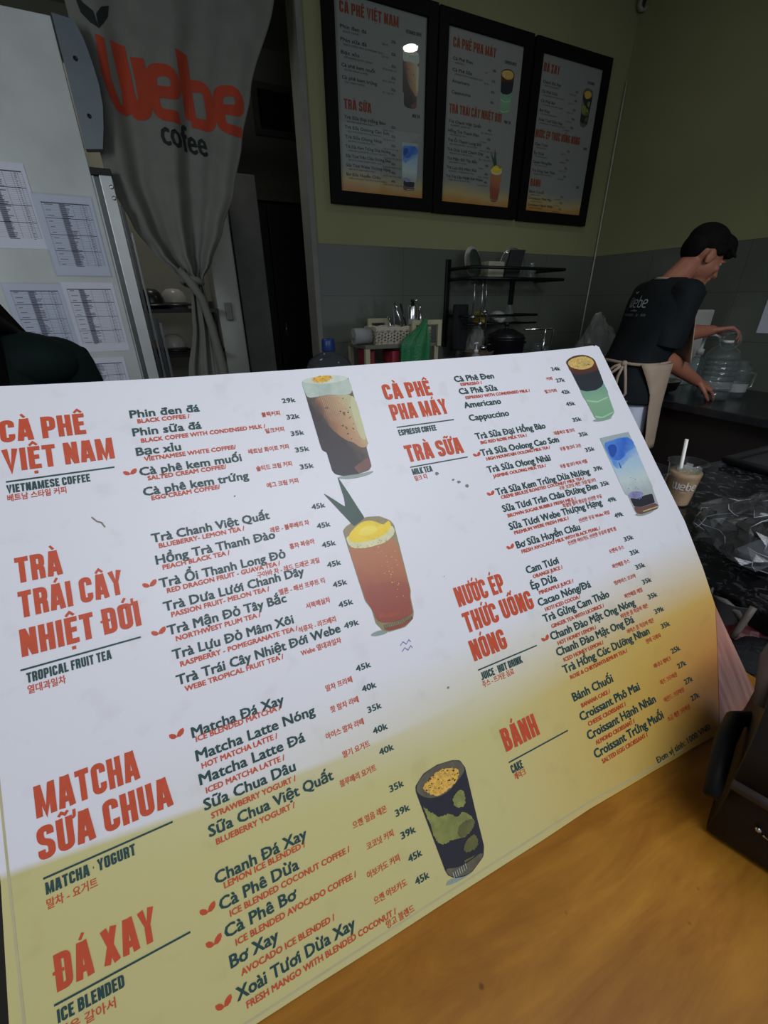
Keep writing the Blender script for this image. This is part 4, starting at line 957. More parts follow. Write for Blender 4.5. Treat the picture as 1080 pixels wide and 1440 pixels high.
# cable running down the corner, its clamp and the ceiling lamp
mb = MB(); mb.tube([(XR - .012, YB - .014, 2.62), (XR - .014, YB - .016, 2.3), (XR - .012, YB - .018, 1.7), (XR - .014, YB - .018, 1.25), (XR - .012, YB - .018, .92)], .0055)
solo('corner_cable', mb, mat('pale_cable', (176, 176, 160), .5), 'pale thin cable running down the wall corner beside the menus', 'cable')
p = atY(905, 4, YB - .03)
t = thing('pipe_clamp', 'small round pale fitting high in the wall corner', 'pipe fitting', p)
part('ring', MB().lathe([(.030, 0), (.040, .004), (.040, .035), (.030, .04), (.022, .036), (.022, .002), (.030, 0)], p + Vector((0, .01, 0)), 20, (-.3, -1, -.25), cap=False), mat('clamp_plastic', (140, 138, 120), .5), t)
part('hole', MB().lathe([(.023, 0), (.023, .01)], p + Vector((0, .005, 0)), 20, (-.3, -1, -.25)), mat('vent_dark', (14, 14, 14)), t)
t = thing('ceiling_lamp', 'small round white ceiling downlight, seen mirrored in the menu glass', 'lamp', LAMP_POS)
part('housing', MB().lathe([(.065, .0), (.072, .02), (.072, .095)], LAMP_POS, 28), mat('white_lamp_body', (220, 220, 216), .5), t)
part('diffuser', MB().lathe([(.001, -.010), (.035, -.008), (.052, -.003), (.057, .001)], LAMP_POS, 28, cap=False), mat('lamp_diffuser', (255, 250, 240), .4, emit=52), t)

# ------------------------------------------------------------------ white panel with taped sheets
PY = 2.58
pm = mat('white_sheet_metal', (206, 210, 206), .32, var=.10, scale=5, detail=5)
t = thing('metal_partition', 'tall white metal panel with taped paper lists, left of the curtain', 'panel', (-.55, PY, 0))
part('panel_sheet', MB().box((-1.25, PY, .05), (-.150, PY + .03, 2.285), .004), pm, t)
bx = [atY(x, y, PY + .012) for x, y in ((73, 20), (104, 30), (118, 56), (131, 92), (140, 122), (145, 150), (146, 180), (145, 211), (121, 211), (96, 110))]
mb = MB(); n = len(bx); mb.add([(q.x, PY - .002, q.z) for q in bx] + [(q.x, PY + .045, q.z) for q in bx], [tuple(range(n))] + [tuple(range(n, 2 * n))[::-1]] + [(i, n + i, n + (i + 1) % n, (i + 1) % n) for i in range(n)])
br = part('corner_bracket', mb, mat('blue_grey_steel', (118, 128, 132), .38, .35, var=.06), t, recalc=True)
for x, y in ((106, 82), (125.5, 163)):
    q = atY(x, y, PY - .004); part('bolt', MB().lathe([(.008, 0), (.008, .003), (.004, .004), (.004, .0015), (.0005, .0015)], q + Vector((0, .003, 0)), 14, (0, -1, 0)), mat('dark_steel', (50, 52, 54), .3, .8), br)
part('bracket_foot', MB().box((-.150, PY + .004, 1.805), (-.070, PY + .046, 1.832), .003), mat('black_rubber', (20, 20, 22), .6), t)
rail = mat('white_aluminium', (206, 210, 208), .35, .2, var=.05)
part('edge_rail', MB().box((-.120, PY - .006, .05), (-.072, PY + .05, 1.805), .003).box((-.150, PY + .008, .05), (-.142, PY + .03, 1.803)), rail, t)
part('dark_channel', MB().box((-.142, PY + .004, .05), (-.120, PY + .04, 1.80)), mat('grey_channel', (96, 100, 98), .4, .4), t)
for z in (1.765, 1.725):
    part('screw', MB().lathe([(.008, 0), (.008, .003), (.003, .004), (.0005, .002)], (-.082, PY - .006, z), 12, (0, -1, 0)), mat('bright_steel', (190, 190, 186), .25, 1), t)
paper_m = mat('sheet_paper', (226, 228, 240), .55, var=.03)
sleeve = film('plastic_sleeve', (244, 246, 250), 1.35, .03, .15, .10, 14)
ink_p = mat('grey_print', (88, 90, 108), .7)
ink_pl = mat('light_print', (150, 152, 166), .7)
def paper(corners, label, cols, seed, sleeve_on=True, first=None):
    (xa, ya), (xb, yb), (xc, yc) = corners                     # top left, top right, bottom left
    A, B, C_ = atY(xa, ya, PY - .002), atY(xb, yb, PY - .002), atY(xc, yc, PY - .002)
    w_, h_ = B.x - A.x, A.z - C_.z
    w_, h_ = .21, .297 if h_ > .2 else h_
    t = thing('paper_sheet', label, 'paper sheet', (A.x + w_ / 2, PY - .002, A.z - h_), 'lists taped to the white panel')
    fn = lambda u, v, h=0.0: Vector((A.x + u * w_, PY - .0022 - h, A.z - h_ + v * h_))
    part('sheet', MB().prism([(0, 0), (1, 0), (1, 1), (0, 1)], fn, -.0008, 0), paper_m, t)
    rnd = random.Random(seed); mb = MB()
    q = lambda a, b, c, d: mb.flat([(a, b), (c, b), (c, d), (a, d)], fn, .0003)
    top, bot = .90, .13
    u0, u1 = .10, .93
    q(u0, top, u1, top + .014)
    v = top; row = 0
    while v > bot:
        mb.cur = 1
        q(u0, v, u1 if row % 4 == 0 else u1, v + .0025)
        if row % 3 == 0: mb.cur = 0; q(u0 + .05, v - .016, u0 + .05 + rnd.uniform(.06, .14), v - .009)
        mb.cur = 0
        q(u0 + cols, v - .016, u0 + cols + rnd.uniform(.06, .20), v - .007)
        q(u0 + .70, v - .016, u0 + .70 + rnd.uniform(.02, .05), v - .009)
        if row % 9 == 8: q(u0, v, u1, v + .008)
        v -= .0225; row += 1
    mb.cur = 1
    for u in (u0, u0 + cols - .01, u0 + cols + .22, u0 + .66, u0 + .76, u1): q(u, bot, u + .006, top)
    mb.flat([(u0 + cols, bot), (u0 + cols + .1, bot), (u0 + cols + .1, top), (u0 + cols, top)], fn, .0002)
    part('printed_table', mb, [ink_p, ink_pl], t)
    if sleeve_on:
        part('plastic_sleeve', MB().flat([(-.03, -.02), (1.025, -.02), (1.025, 1.02), (-.03, 1.02)], fn, .001 + .0006 * seed), sleeve, t)
    return t
paper(((-62, 221), (18, 226), (-13, 388)), 'uppermost white printed sheet on the panel, cut off by the picture edge', .3, 1, False)
paper(((45, 272), (125, 274), (72, 388)), 'printed list in a clear sleeve, uppermost beside the aluminium rail', .3, 2)
paper(((2, 399), (76, 397), (38, 500)), 'taped list partly hidden by the dark-haired woman', .3, 3)
paper(((83, 397), (155, 395), (112, 497)), 'taped list below the sleeved one, beside the aluminium rail', .22, 4, False)
paper(((104, 505), (182, 497), (140, 610)), 'lowest taped list, only its top above the board', .25, 5, False)

# sliding-door rails beside the panel
t = thing('sliding_door_rail', 'dark upright sliding-door rails between the white panel and the curtain', 'door rail', (-.03, 2.588, 0))
for k, (x, r, y, z1) in enumerate(((-.060, .007, 2.585, 1.70), (-.042, .005, 2.585, 1.60), (-.026, .008, 2.59, 1.24), (-.008, .006, 2.59, 1.22))):
    part('rail', MB().box((x - r, y - .012, .02), (x + r, y + .012, z1), .002), mat('rail_dark_%d' % (k % 2), ((58, 62, 64), (104, 108, 108))[k % 2], .35, .4), t)

# ------------------------------------------------------------------ curtain
def lerp(a, b, t): return a + (b - a) * t
def interp(tab, z):
    for (za, xa), (zb, xb) in zip(tab, tab[1:]):
        if za >= z >= zb:
            q = (za - z) / (za - zb); q = q * q * (3 - 2 * q) * .5 + q * .5
            return lerp(xa, xb, q)
    return tab[0][1] if z > tab[0][0] else tab[-1][1]
CY = 2.66
KN = atY(270, 396, CY)
LT = [(3.0, -.12), (2.6, -.10), (2.25, -.09), (2.05, -.10), (1.813, -.095), (1.63, -.032), (1.517, .036), (1.445, .112), (1.42, .155)]
RT = [(3.0, .80), (2.525, .741), (2.194, .59), (2.0, .52), (1.804, .452), (1.64, .37), (1.493, .29), (1.42, .235)]
LB = [(1.42, .172), (1.36, .165), (1.2, .145), (.95, .075), (.6, .05), (.25, .03)]
RB = [(1.42, .232), (1.36, .235), (1.2, .245), (.95, .255), (.6, .28), (.25, .30)]
def cur(s, z):
    if z >= 1.42: L_, R_ = interp(LT, z), interp(RT, z)
    else: L_, R_ = interp(LB, z), interp(RB, z)
    wd = R_ - L_
    g = max(0, min(1, (2.6 - z) / 1.2)) if z > 1.42 else 1.0
    amp = .010 + .028 * g * (1 - .4 * abs(2 * s - 1))
    if z < 1.42: amp = .016
    y = CY - amp * math.sin(2 * PI * (2.3 * s + .18 * math.sin(3.1 * s))) - amp * .45 * math.sin(2 * PI * 5.3 * s + 1.1 + z) - .012 * math.sin(PI * s)
    if abs(z - 1.40) < .05: y -= .02 * math.cos((z - 1.40) / .05 * PI / 2) * math.sin(PI * s)
    return Vector((L_ + wd * s, y, z))
zs = list(np.linspace(2.99, 1.44, 60)) + list(np.linspace(1.43, .26, 40))
curt = thing('curtain', 'grey cloth curtain with the orange coffee wordmark, knotted at the middle', 'curtain', (.25, CY, .26))
cloth = mat('grey_curtain_cloth', (124, 124, 116), .85, var=.08, scale=12, spec=.15)
part('cloth', MB().grid([[cur(s, z) for s in np.linspace(0, 1, 90)] for z in zs]), cloth, curt, solid=.003)
# knot band and the tail crossing it
kb = [Vector((KN.x + .042 * math.cos(a), CY - .012 + .036 * math.sin(a), 1.405 + .012 * math.cos(a + 2))) for a in np.linspace(0, 2 * PI, 22)[:-1]]
part('knot', MB().tube(kb, .018, 8, True), cloth, curt)
part('tail', MB().tube([(KN.x - .055, CY - .05, 1.46), (KN.x - .01, CY - .055, 1.40), (KN.x + .03, CY - .045, 1.33), (KN.x + .055, CY - .03, 1.2), (KN.x + .075, CY - .02, 1.0), (KN.x + .09, CY - .02, .5)], [.016, .022, .02, .022, .026, .03], 10), cloth, curt)
solo('curtain_rod', MB().cyl((-.3, CY, 3.0), (.86, CY, 3.0), .012), mat('rod_steel', (120, 120, 118), .4, .6), 'thin rod holding the grey curtain above the opening', 'curtain rod')
def on_curtain(x, z, h):
    L_, R_ = (interp(LT, z), interp(RT, z)) if z >= 1.42 else (interp(LB, z), interp(RB, z))
    s = min(1, max(0, (x - L_) / (R_ - L_))); p = cur(s, z); return Vector((p.x, p.y - .0035 - h, z))
# wordmark laid on the cloth: corners measured on the curtain
wa, wb, wc = atY(158, 148, CY), atY(336, 190, CY), atY(150, 55, CY)
def wm(a, b, h=0.0):
    s = a / 3.42
    z = lerp(wa.z - .01, wb.z + .0, s) + b * .170 * (1 - .12 * s)
    return on_curtain(lerp(wa.x, wb.x + .02, s), z, h)
def subdiv(mb, k=3):
    bm = bmesh.new()
    vv = [bm.verts.new(v) for v in mb.v]
    for f in mb.f:
        try: bm.faces.new([vv[i] for i in f])
        except ValueError: pass
    return bm
class Dense(MB):
    """quads are cut into small pieces before being laid on a folded surface"""
    def __init__(s, fn, k=8): super().__init__(); s.fn = fn; s.k = k
    def quad(s, P, h):
        k = s.k; g = [[s.fn(*(np.array(P[0]) * (1 - i / k) * (1 - j / k) + np.array(P[1]) * (i / k) * (1 - j / k) + np.array(P[2]) * (i / k) * (j / k) + np.array(P[3]) * (1 - i / k) * (j / k)), h) for i in range(k + 1)] for j in range(k + 1)]
        s.grid(g, smooth=False)
mb = Dense(wm, 4)
tmp = MB(); wordmark(tmp, lambda a, b, h=0: (a, b, h), 0, .26)
for f in tmp.f: mb.quad([tmp.v[i][:2] for i in f], tmp.v[f[0]][2])
part('wordmark', mb, mat('orange_cloth_print', (176, 62, 32), .8, var=.08), curt, label='big orange wordmark printed on the curtain')
mb = Dense(lambda a, b, h=0: on_curtain(a, b, h), 4)
for pts in (((100, -18), (118, 8), (132, 20), (140, 44), (128, 36), (114, 20)), ((140, 44), (136, 24), (143, 12), (153, 8), (152, 24), (146, 36))):
    P = [atY(x, y, CY) for x, y in pts]; c_ = sum(P, Vector()) / len(P)
    for i in range(len(P)):
        a, b_ = P[i], P[(i + 1) % len(P)]; mb.quad([(c_.x, c_.z), (a.x, a.z), (b_.x, b_.z), (c_.x, c_.z)], 0)
part('leaf_mark', mb, mat('dark_cloth_print', (28, 34, 30), .8), curt)
V, Fc = glyphs('cofee')
ca, cb_ = atY(229, 204, CY), atY(292, 219, CY); x0, x1 = V[:, 0].min(), V[:, 0].max()
mb = MB()
for i, (dx, dz) in enumerate(((-.003, 0), (.003, 0), (0, .002), (0, -.002))):
    mb.add([on_curtain(lerp(ca.x, cb_.x, (x - x0) / (x1 - x0)) + dx, lerp(ca.z, cb_.z, (x - x0) / (x1 - x0)) - .004 + y * .135 + dz, .0006 + i * 3e-5) for x, y in V], Fc)
part('caption', mb, mat('dark_cloth_print', (28, 34, 30)), curt)

# ------------------------------------------------------------------ things seen through the curtained opening
SY = 3.05
t = thing('helmet_rack', 'dark two-shelf rack of helmets behind the curtain', 'rack', (.25, SY, 0))
rk = mat('black_rack', (24, 24, 26), .5)
for z in (1.28, 1.04, .72): part('shelf', MB().box((-.12, SY - .14, z - .02), (.315, SY + .2, z)), rk, t)
for x in (-.12, .295): part('post', MB().box((x, SY + .14, 0), (x + .02, SY + .2, 1.32)), rk, t)
def helmet(px, py, r, c, label, c2=None, y=SY, zf=1.19):
    p = atY(px, py, y); p.z = zf
    t = thing('helmet', label, 'helmet', p, 'helmets on the rack')
    part('shell', MB().lathe([(r * .98, 0), (r, r * .4), (r * .96, r * .8), (r * .8, r * 1.2), (r * .5, r * 1.45), (.001, r * 1.52)], p, 24), mat('helmet_%d_%d_%d' % c, c, .3, var=.05), t)
    part('visor', MB().grid([[p + Vector(((r + q * r * .7) * math.cos(a), (r + q * r * .7) * math.sin(a), r * .45 - q * r * .2)) for a in np.linspace(-PI * .85, -PI * .15, 14)] for q in (0, .5, 1)]), mat('helmet_visor', c2 or (30, 30, 32), .3), t, solid=.004)
    return t
helmet(210, 412, .070, (28, 28, 30), 'black helmet on the top shelf of the rack', None, SY - .03, 1.28)
helmet(242, 408, .072, (186, 184, 174), 'white helmet on the top shelf of the rack', (176, 174, 166), SY + .05, 1.28)
helmet(240, 465, .070, (196, 194, 186), 'white-capped helmet on the middle shelf of the rack', (24, 24, 26), SY - .03, 1.04)
helmet(218, 465, .045, (200, 128, 34), 'small orange helmet on the middle shelf', (150, 90, 30), SY + .10, 1.04)
helmet(240, 505, .085, (26, 26, 30), 'black helmet on the bottom shelf behind the curtain', None, SY, .72)
helmet(292, 450, .050, (60, 72, 72), 'dark green-grey helmet right of the curtain tail', None, SY, 1.04)
struct('wall_partition', MB().box((-.5, 3.32, 0), (.55, 3.38, 2.4)), mat('pale_partition', (176, 176, 160), .7, var=.04))
p0, p1 = atY(303, 420, 3.0), atY(335, 420, 3.0)
t = thing('white_cupboard', 'pale upright cupboard edge between the curtain and the dark doorway', 'cupboard', (p0.x + .06, 3.05, 0))
part('body', MB().box((p0.x + .005, 3.0, 0), (p1.x + .01, 3.27, 1.95), .01), mat('pale_cupboard', (168, 170, 160), .5, var=.04), t)
q = atY(322, 438, 2.99); part('handle', MB().box((q.x - .02, 2.975, q.z - .05), (q.x + .02, 3.0, q.z + .05), .006), mat('grey_handle', (110, 110, 104), .4), t)
solo('grey_board', MB().box((.50, 3.2, 0), (.68, 3.24, 2.0), .005), mat('grey_panel_board', (96, 96, 90), .6), 'dim grey board leaning beside the dark doorway', 'board')

# ------------------------------------------------------------------ people
def blob(name, mb, m, parent, vox=.006, it=3, label=None):
    o = part(name, mb, m, parent, label)
    r = o.modifiers.new('merge', 'REMESH'); r.mode = 'VOXEL'; r.voxel_size = vox; r.use_smooth_shade = True
    s = o.modifiers.new('soft', 'SMOOTH'); s.factor = .5; s.iterations = it
    return o
def frame(f, up):
    f = Vector(f).normalized(); r = f.cross(Vector(up)).normalized(); u = r.cross(f)
    return Matrix((r, f, u)).transposed()           # local x right, y forward, z up
def add_head(mb, c, M_, k=1.0):
    g = lambda x, y, z: Vector(c) + M_ @ (Vector((x, y, z)) * k)
    e = lambda x, y, z, a, b_, d: mb.ell(g(x, y, z), (a * k, b_ * k, d * k), M_)
    e(0, -.012, .03, .073, .092, .082)      # cranium
    e(0, .03, -.02, .060, .062, .075)       # face
    e(0, .045, -.075, .036, .040, .034)     # jaw and chin
    e(0, .088, -.082, .016, .012, .014)
    mb.cap(g(0, .086, .008), g(0, .108, -.030), .008 * k, .013 * k)      # nose
    e(.012, .098, -.032, .008, .009, .006); e(-.012, .098, -.032, .008, .009, .006)
    e(0, .092, -.054, .022, .008, .006); e(0, .090, -.064, .020, .008, .006)   # lips
    for s in (-1, 1):
        e(s * .030, .082, .020, .020, .010, .007)   # brow
        e(s * .040, .066, -.020, .018, .018, .018)  # cheek
        e(s * .072, -.005, -.008, .008, .020, .031); e(s * .075, -.010, .008, .007, .016, .014)  # ear
def add_hand(mb, wr, dirv, palm_n, side, curl=(.5, .55, .6, .65), k=1.0, spread=.2):
    """palm, four bent fingers and a thumb; dirv along the fingers, palm_n the way the palm faces, side +1 puts the thumb on +x"""
    d = Vector(dirv).normalized(); n = (Vector(palm_n) - d * Vector(palm_n).dot(d)).normalized(); x = d.cross(n) * side
    wr = Vector(wr)
    kn = []
    for i in range(4):
        o = (1.5 - i) * .0195 * k
        b = wr + d * (.088 - .004 * abs(i - 1)) * k + x * o
        mb.cap(wr + d * .012 * k + x * o * .6, b, .014 * k, .0115 * k); kn.append(b)
    mb.cap(wr + d * .03 * k + n * .006 * k, wr + d * .07 * k + n * .004 * k, .018 * k, .016 * k)
    Ls = (.043, .047, .044, .034)
    for i, b in enumerate(kn):
        a = curl[i]; p = b; ang = 0; fd = d + x * (1.5 - i) * .06 * spread * 5
        for j, q in enumerate((1, .68, .52)):
            ang += a * (1, 1.1, .8)[j]
            v = (fd.normalized() * math.cos(ang) + n * math.sin(ang)); e = p + v * Ls[i] * q * k
            mb.cap(p, e, (.0092, .0085, .0075)[j] * k, (.0085, .0075, .0062)[j] * k, 10); p = e
    t0 = wr + d * .022 * k + x * .022 * k; t1 = t0 + (d * .55 + x * .75 + n * .25).normalized() * .044 * k; t2 = t1 + (d * .85 + x * .25 + n * .45).normalized() * .034 * k; t3 = t2 + (d * .9 + n * .4).normalized() * .024 * k
    mb.cap(t0, t1, .0145 * k, .011 * k); mb.cap(t1, t2, .0105 * k, .0095 * k); mb.cap(t2, t3, .0095 * k, .0075 * k)

skin = mat('skin', (156, 100, 78), .55, var=.05, scale=30)
hairm = mat('black_hair', (15, 13, 12), .75, var=.3, scale=60, stretch=(1, 1, .2), spec=.12)

NV = Vector((.850, .527, 0)); RV = Vector((.527, -.850, 0))
def PP(a, z, d=0.0): return NV * (2.802 + d) + RV * a + Vector((0, 0, CAM_H + z))
Fw = (RV * .73 + NV * .684).normalized(); Rt = Vector((Fw.y, -Fw.x, 0))
base = PP(-.16, 0, -.165); base.z = 0
man = thing('person', 'person in black t-shirt, beige apron and pale trousers bending over a clear water bottle', 'person', base)
hd_c = PP(.028, .185, .0)
hd_M = frame(RV * .74 + NV * .42 + Vector((0, 0, -.50)), (0, 0, 1))
pel = PP(-.17, -.40, -.165); chest = PP(-.085, -.03, -.115)
shR = PP(.0, .022, -.20); shL = PP(-.165, .03, .0)
elR = PP(-.045, -.235, -.21); wrR = PP(.155, -.385, .06)
elL = PP(.03, -.16, .12); wrL = PP(.165, -.145, .22)
mb = MB()
add_head(mb, hd_c, hd_M, 1.0)
neck0 = PP(-.075, .075, -.09)
mb.cap(neck0, hd_c + hd_M @ Vector((0, -.03, -.05)), .056, .052)
mb.cap(chest + Vector((0, 0, .02)), pel, .105, .11); mb.cap(shR, shL, .05, .05)
mb.cap(shR, elR, .05, .042); mb.cap(elR, lerp(elR, wrR, .3), .042, .043); mb.cap(lerp(elR, wrR, .3), wrR, .043, .027)
mb.cap(shL, elL, .05, .042); mb.cap(elL, lerp(elL, wrL, .3), .041, .042); mb.cap(lerp(elL, wrL, .3), wrL, .042, .026)
hdR = (wrR - elR).normalized()
add_hand(mb, wrR, hdR * .8 + RV * .35 + Vector((0, 0, -.10)), Vector((0, 0, -1)) + NV * .5, -1, (.35, .4, .45, .5), 1.02)
add_hand(mb, wrL, (wrL - elL).normalized() * .6 + RV * .5 + Vector((0, 0, .10)), Vector((0, 0, -1)) + RV * .35, 1, (.45, .55, .65, .7), 1.0)
ftR, ftL = pel + Rt * .082, pel - Rt * .082
for s, hp in ((1, ftR), (-1, ftL)):
    kn_ = hp + Fw * .03; kn_.z = .48; an = hp - Fw * .01; an.z = .085
    hp2 = Vector((hp.x, hp.y, .88)); mb.cap(hp2, kn_, .085, .058); mb.cap(kn_, lerp(kn_, an, .3), .056, .056); mb.cap(lerp(kn_, an, .3), an, .056, .036)
    mb.cap(an - Fw * .03 + Vector((0, 0, -.04)), an + Fw * .14 + Vector((0, 0, -.045)), .04, .034)
blob('body', mb, skin, man, .0055, 2)
for s in (-1, 1):
    ey = part('eye', MB().ell(hd_c + hd_M @ Vector((s * .030, .0735, .006)), (.0115, .010, .0095)), mat('eye_white', (150, 146, 138), .3), man)
    part('iris', MB().ell(hd_c + hd_M @ Vector((s * .030, .0805, .005)), (.005, .004, .005)), mat('eye_dark', (18, 14, 12), .2), ey)
# hair: a cap over the crown, thick above the forehead, short at the nape
mb = MB(); g = lambda x, y, z: hd_c + hd_M @ Vector((x, y, z))
mb.ell(g(0, -.022, .055), (.083, .098, .078), hd_M); mb.ell(g(0, .040, .082), (.070, .060, .042), hd_M); mb.ell(g(0, -.065, .02), (.070, .052, .070), hd_M); mb.ell(g(0, .075, .068), (.060, .034, .030), hd_M)
for s in (-1, 1): mb.ell(g(s * .066, .012, .042), (.014, .038, .030), hd_M); mb.ell(g(s * .050, .070, .052), (.020, .024, .024), hd_M)
for i in range(40):
    a = random.uniform(-1, 1); b_ = random.uniform(-.6, 1)
    p = g(.07 * math.sin(a * 1.4), -.02 + .09 * b_, .11 - .04 * abs(a) - .02 * b_ * b_); mb.cap(p, p + hd_M @ Vector((a * .012, .022, -.010)), .012, .006, 8)
blob('hair', mb, hairm, man, .005, 2)
# t-shirt: lofted torso and sleeves
shirt_m = mat('black_cotton', (19, 24, 27), .8, var=.15, scale=20, spec=.2)
def ring(c, rx, ry, n=36, ph=0.0, wob=0.0, up=None, fw=Fw, rt=Rt):
    return [Vector(c) + rt * (rx * math.cos(a)) + fw * (ry * math.sin(a)) * 1.0 + (rt * math.cos(a) + fw * math.sin(a)) * wob * math.sin(5 * a + ph) for a in np.linspace(0, 2 * PI, n, endpoint=False)]
mb = MB()
st = [(PP(-.075, .100, -.095), .062, .060), (PP(-.08, .088, -.10), .085, .072), (PP(-.083, .078, -.102), .125, .082), (PP(-.085, .055, -.105), .165, .096), (PP(-.088, .015, -.11), .192, .114), (PP(-.092, -.04, -.115), .190, .125), (PP(-.105, -.13, -.125), .182, .126),
      (PP(-.13, -.22, -.14), .168, .125), (PP(-.15, -.28, -.155), .158, .120), (PP(-.165, -.34, -.165), .178, .140), (PP(-.17, -.41, -.165), .190, .152), (PP(-.17, -.47, -.165), .194, .158)]
mb.grid([ring(c, a, b_, ph=i * .7, wob=.0 if i < 3 else .004) for i, (c, a, b_) in enumerate(st)], True)
def sleeve_tube(p0, p1, frac, r0, r1):
    e = lerp(p0, p1, frac); d = (p1 - p0).normalized(); x = d.orthogonal().normalized(); y = d.cross(x); rows = []
    for k in range(9):
        q = k / 8; c = lerp(p0 - d * .03, e, q); r = lerp(r0, r1, q)
        rows.append([c + (x * math.cos(a) + y * math.sin(a)) * (r + .004 * math.sin(3 * a + k)) for a in np.linspace(0, 2 * PI, 24, endpoint=False)])
    mb.grid(rows, True)
sleeve_tube(shR, elR, .86, .074, .086); sleeve_tube(shL, elL, .82, .074, .084)
mb.ell(shR + Vector((0, 0, .004)), (.076, .076, .064)); mb.ell(shL + Vector((0, 0, .004)), (.072, .072, .056))
shirt = part('t_shirt', mb, shirt_m, man, solid=.003, sub=1)
# wordmark on the back of the shirt
bt = BVHTree.FromPolygons([Vector(v) for v in mb.v], mb.f)
DL = (Fw * .6 + NV * .6).normalized(); HL = Vector((DL.y, -DL.x, 0)); L0 = -.124
def on_back(a, z, h=0.0):
    o = chest - DL * .6 + HL * a; o.z = z
    hit = bt.ray_cast(o, DL)[0]
    return (hit if hit else chest - DL * .12 + HL * a) - DL * (.005 + h)
wh = mat('white_shirt_print', (150, 156, 158), .7)
mb2 = MB(); zb = CAM_H - .028
wordmark(mb2, lambda a, b_, h=0: on_back(L0 + a * .033, zb + b_ * .034, h), 0, .13)
put_leaf(mb2, L0 + .014, zb + .062, lambda a, b_, h=0: on_back(a, b_, h), .012)
put_text(mb2, 'coffee', L0 + .032, zb - .018, lambda a, b_, h=0: on_back(a, b_, h), .009, .04)
part('shirt_print', mb2, wh, man)
mb2 = MB()
for i in range(11):
    if i in (6, 8): continue
    u = L0 - .02 + i * .0135; zz = zb - .040
    vs, fs = ribbon([(u, zz), (u + .003, zz + .012), (u + .007, zz + .001), (u + .011, zz + .011)], .003); mb2.add([on_back(a, b_, 0) for a, b_ in vs], fs)
part('slogan_print', mb2, mat('faint_shirt_print', (90, 98, 100), .7), man)
# trousers
mb = MB(); tr = mat('pale_trousers', (196, 204, 222), .8, var=.06, scale=18, spec=.2)
mb.ell(pel + Vector((0, 0, -.02)), (.135, .135, .11))
for hp in (ftR, ftL):
    h0 = Vector((hp.x, hp.y, .88)) - Rt * 0; kn_ = hp + Fw * .03; kn_.z = .48; an = hp - Fw * .01; an.z = .06
    mb.cap(h0, kn_, .094, .080); mb.cap(kn_, an, .082, .070)
blob('trousers', mb, tr, man, .010, 3)
for hp in (ftR, ftL):
    a_ = Vector((hp.x, hp.y, .04)); mb = MB(); mb.cap(a_ - Fw * .05, a_ + Fw * .17, .044, .04); blob('shoe', mb, mat('dark_shoe', (30, 30, 32), .6), man, .012, 2)
# apron, its waist tie and bow
ap = mat('beige_apron', (164, 146, 128), .85, var=.06, scale=16, spec=.15)
rows = []
for q in np.linspace(0, 1, 16):
    z = lerp(CAM_H - .275, CAM_H - .70, q); c = lerp(PP(-.15, 0, -.155), PP(-.165, 0, -.165), min(1, q * 2)); e = lerp(122, 92, q / .35) if q < .35 else lerp(92, 74, (q - .35) / .65); row = []
    for a in np.linspace(-e, e, 26):
        r_ = math.radians(a); k = lerp(1.03, 1.16, q)
        row.append(Vector((c.x, c.y, z)) + Rt * (math.sin(r_) * .186 * k) + Fw * (math.cos(r_) * .160 * k + .012 * q * math.sin(a * .12 + 2 * q)))
    rows.append(row)
mb = MB().grid(rows)
bib = [[PP(-.09, lerp(-.275, .0, q), -.12) + Rt * (s * lerp(.17, .11, q)) + Fw * (lerp(.150, .145, q) - .05 * abs(s) ** 2) for s in np.linspace(-1, 1, 10)] for q in np.linspace(0, 1, 8)]
mb.grid(bib)
apr = part('apron', mb, ap, man, solid=.003)
kn0 = PP(-.15, -.272, -.155) + Rt * .118 - Fw * .134
wst = [PP(-.15, -.275 + .004 * math.sin(3 * a), -.155) + Rt * (math.cos(a) * .178) + Fw * (math.sin(a) * .146) for a in np.linspace(0, 2 * PI, 40)]
part('waist_tie', MB().tube(wst, .008, 6, flat=(Fw.x * .0, 0, 0) if False else None), ap, man)
R2 = Rt * .86 + Fw * .5; D_ = Vector((0, 0, -1)); B_ = (Rt * .5 - Fw * .86) * .022
def bow(pts, r=.007):
    return MB().tube([kn0 + R2 * a + D_ * b_ + B_ * (1 + .4 * math.sin(3 * b_ * 10)) for a, b_ in pts], r, 6)
part('bow', bow([(0, 0), (-.014, .06), (-.020, .14), (-.012, .165), (.02, .165), (.034, .14), (.024, .07), (.004, .0), (0, 0)]).add(*[(lambda m_: (m_.v, m_.f))(bow([(0, 0), (-.04, .015), (-.085, .06), (-.09, .07), (-.05, .05), (-.01, .01)]))][0], True).ell(kn0 + B_, (.014, .014, .014)), ap, man)
ns = [PP(-.075, .085, -.095) + Rt * (math.cos(a) * .068) + Fw * (math.sin(a) * .066) + Vector((0, 0, -.012 - .05 * max(0, math.sin(a)))) + Vector((0, 0, .022 * max(0, -math.sin(a)))) for a in np.linspace(0, 2 * PI, 36)]
part('neck_strap', MB().tube(ns, .008, 6, True), ap, man)

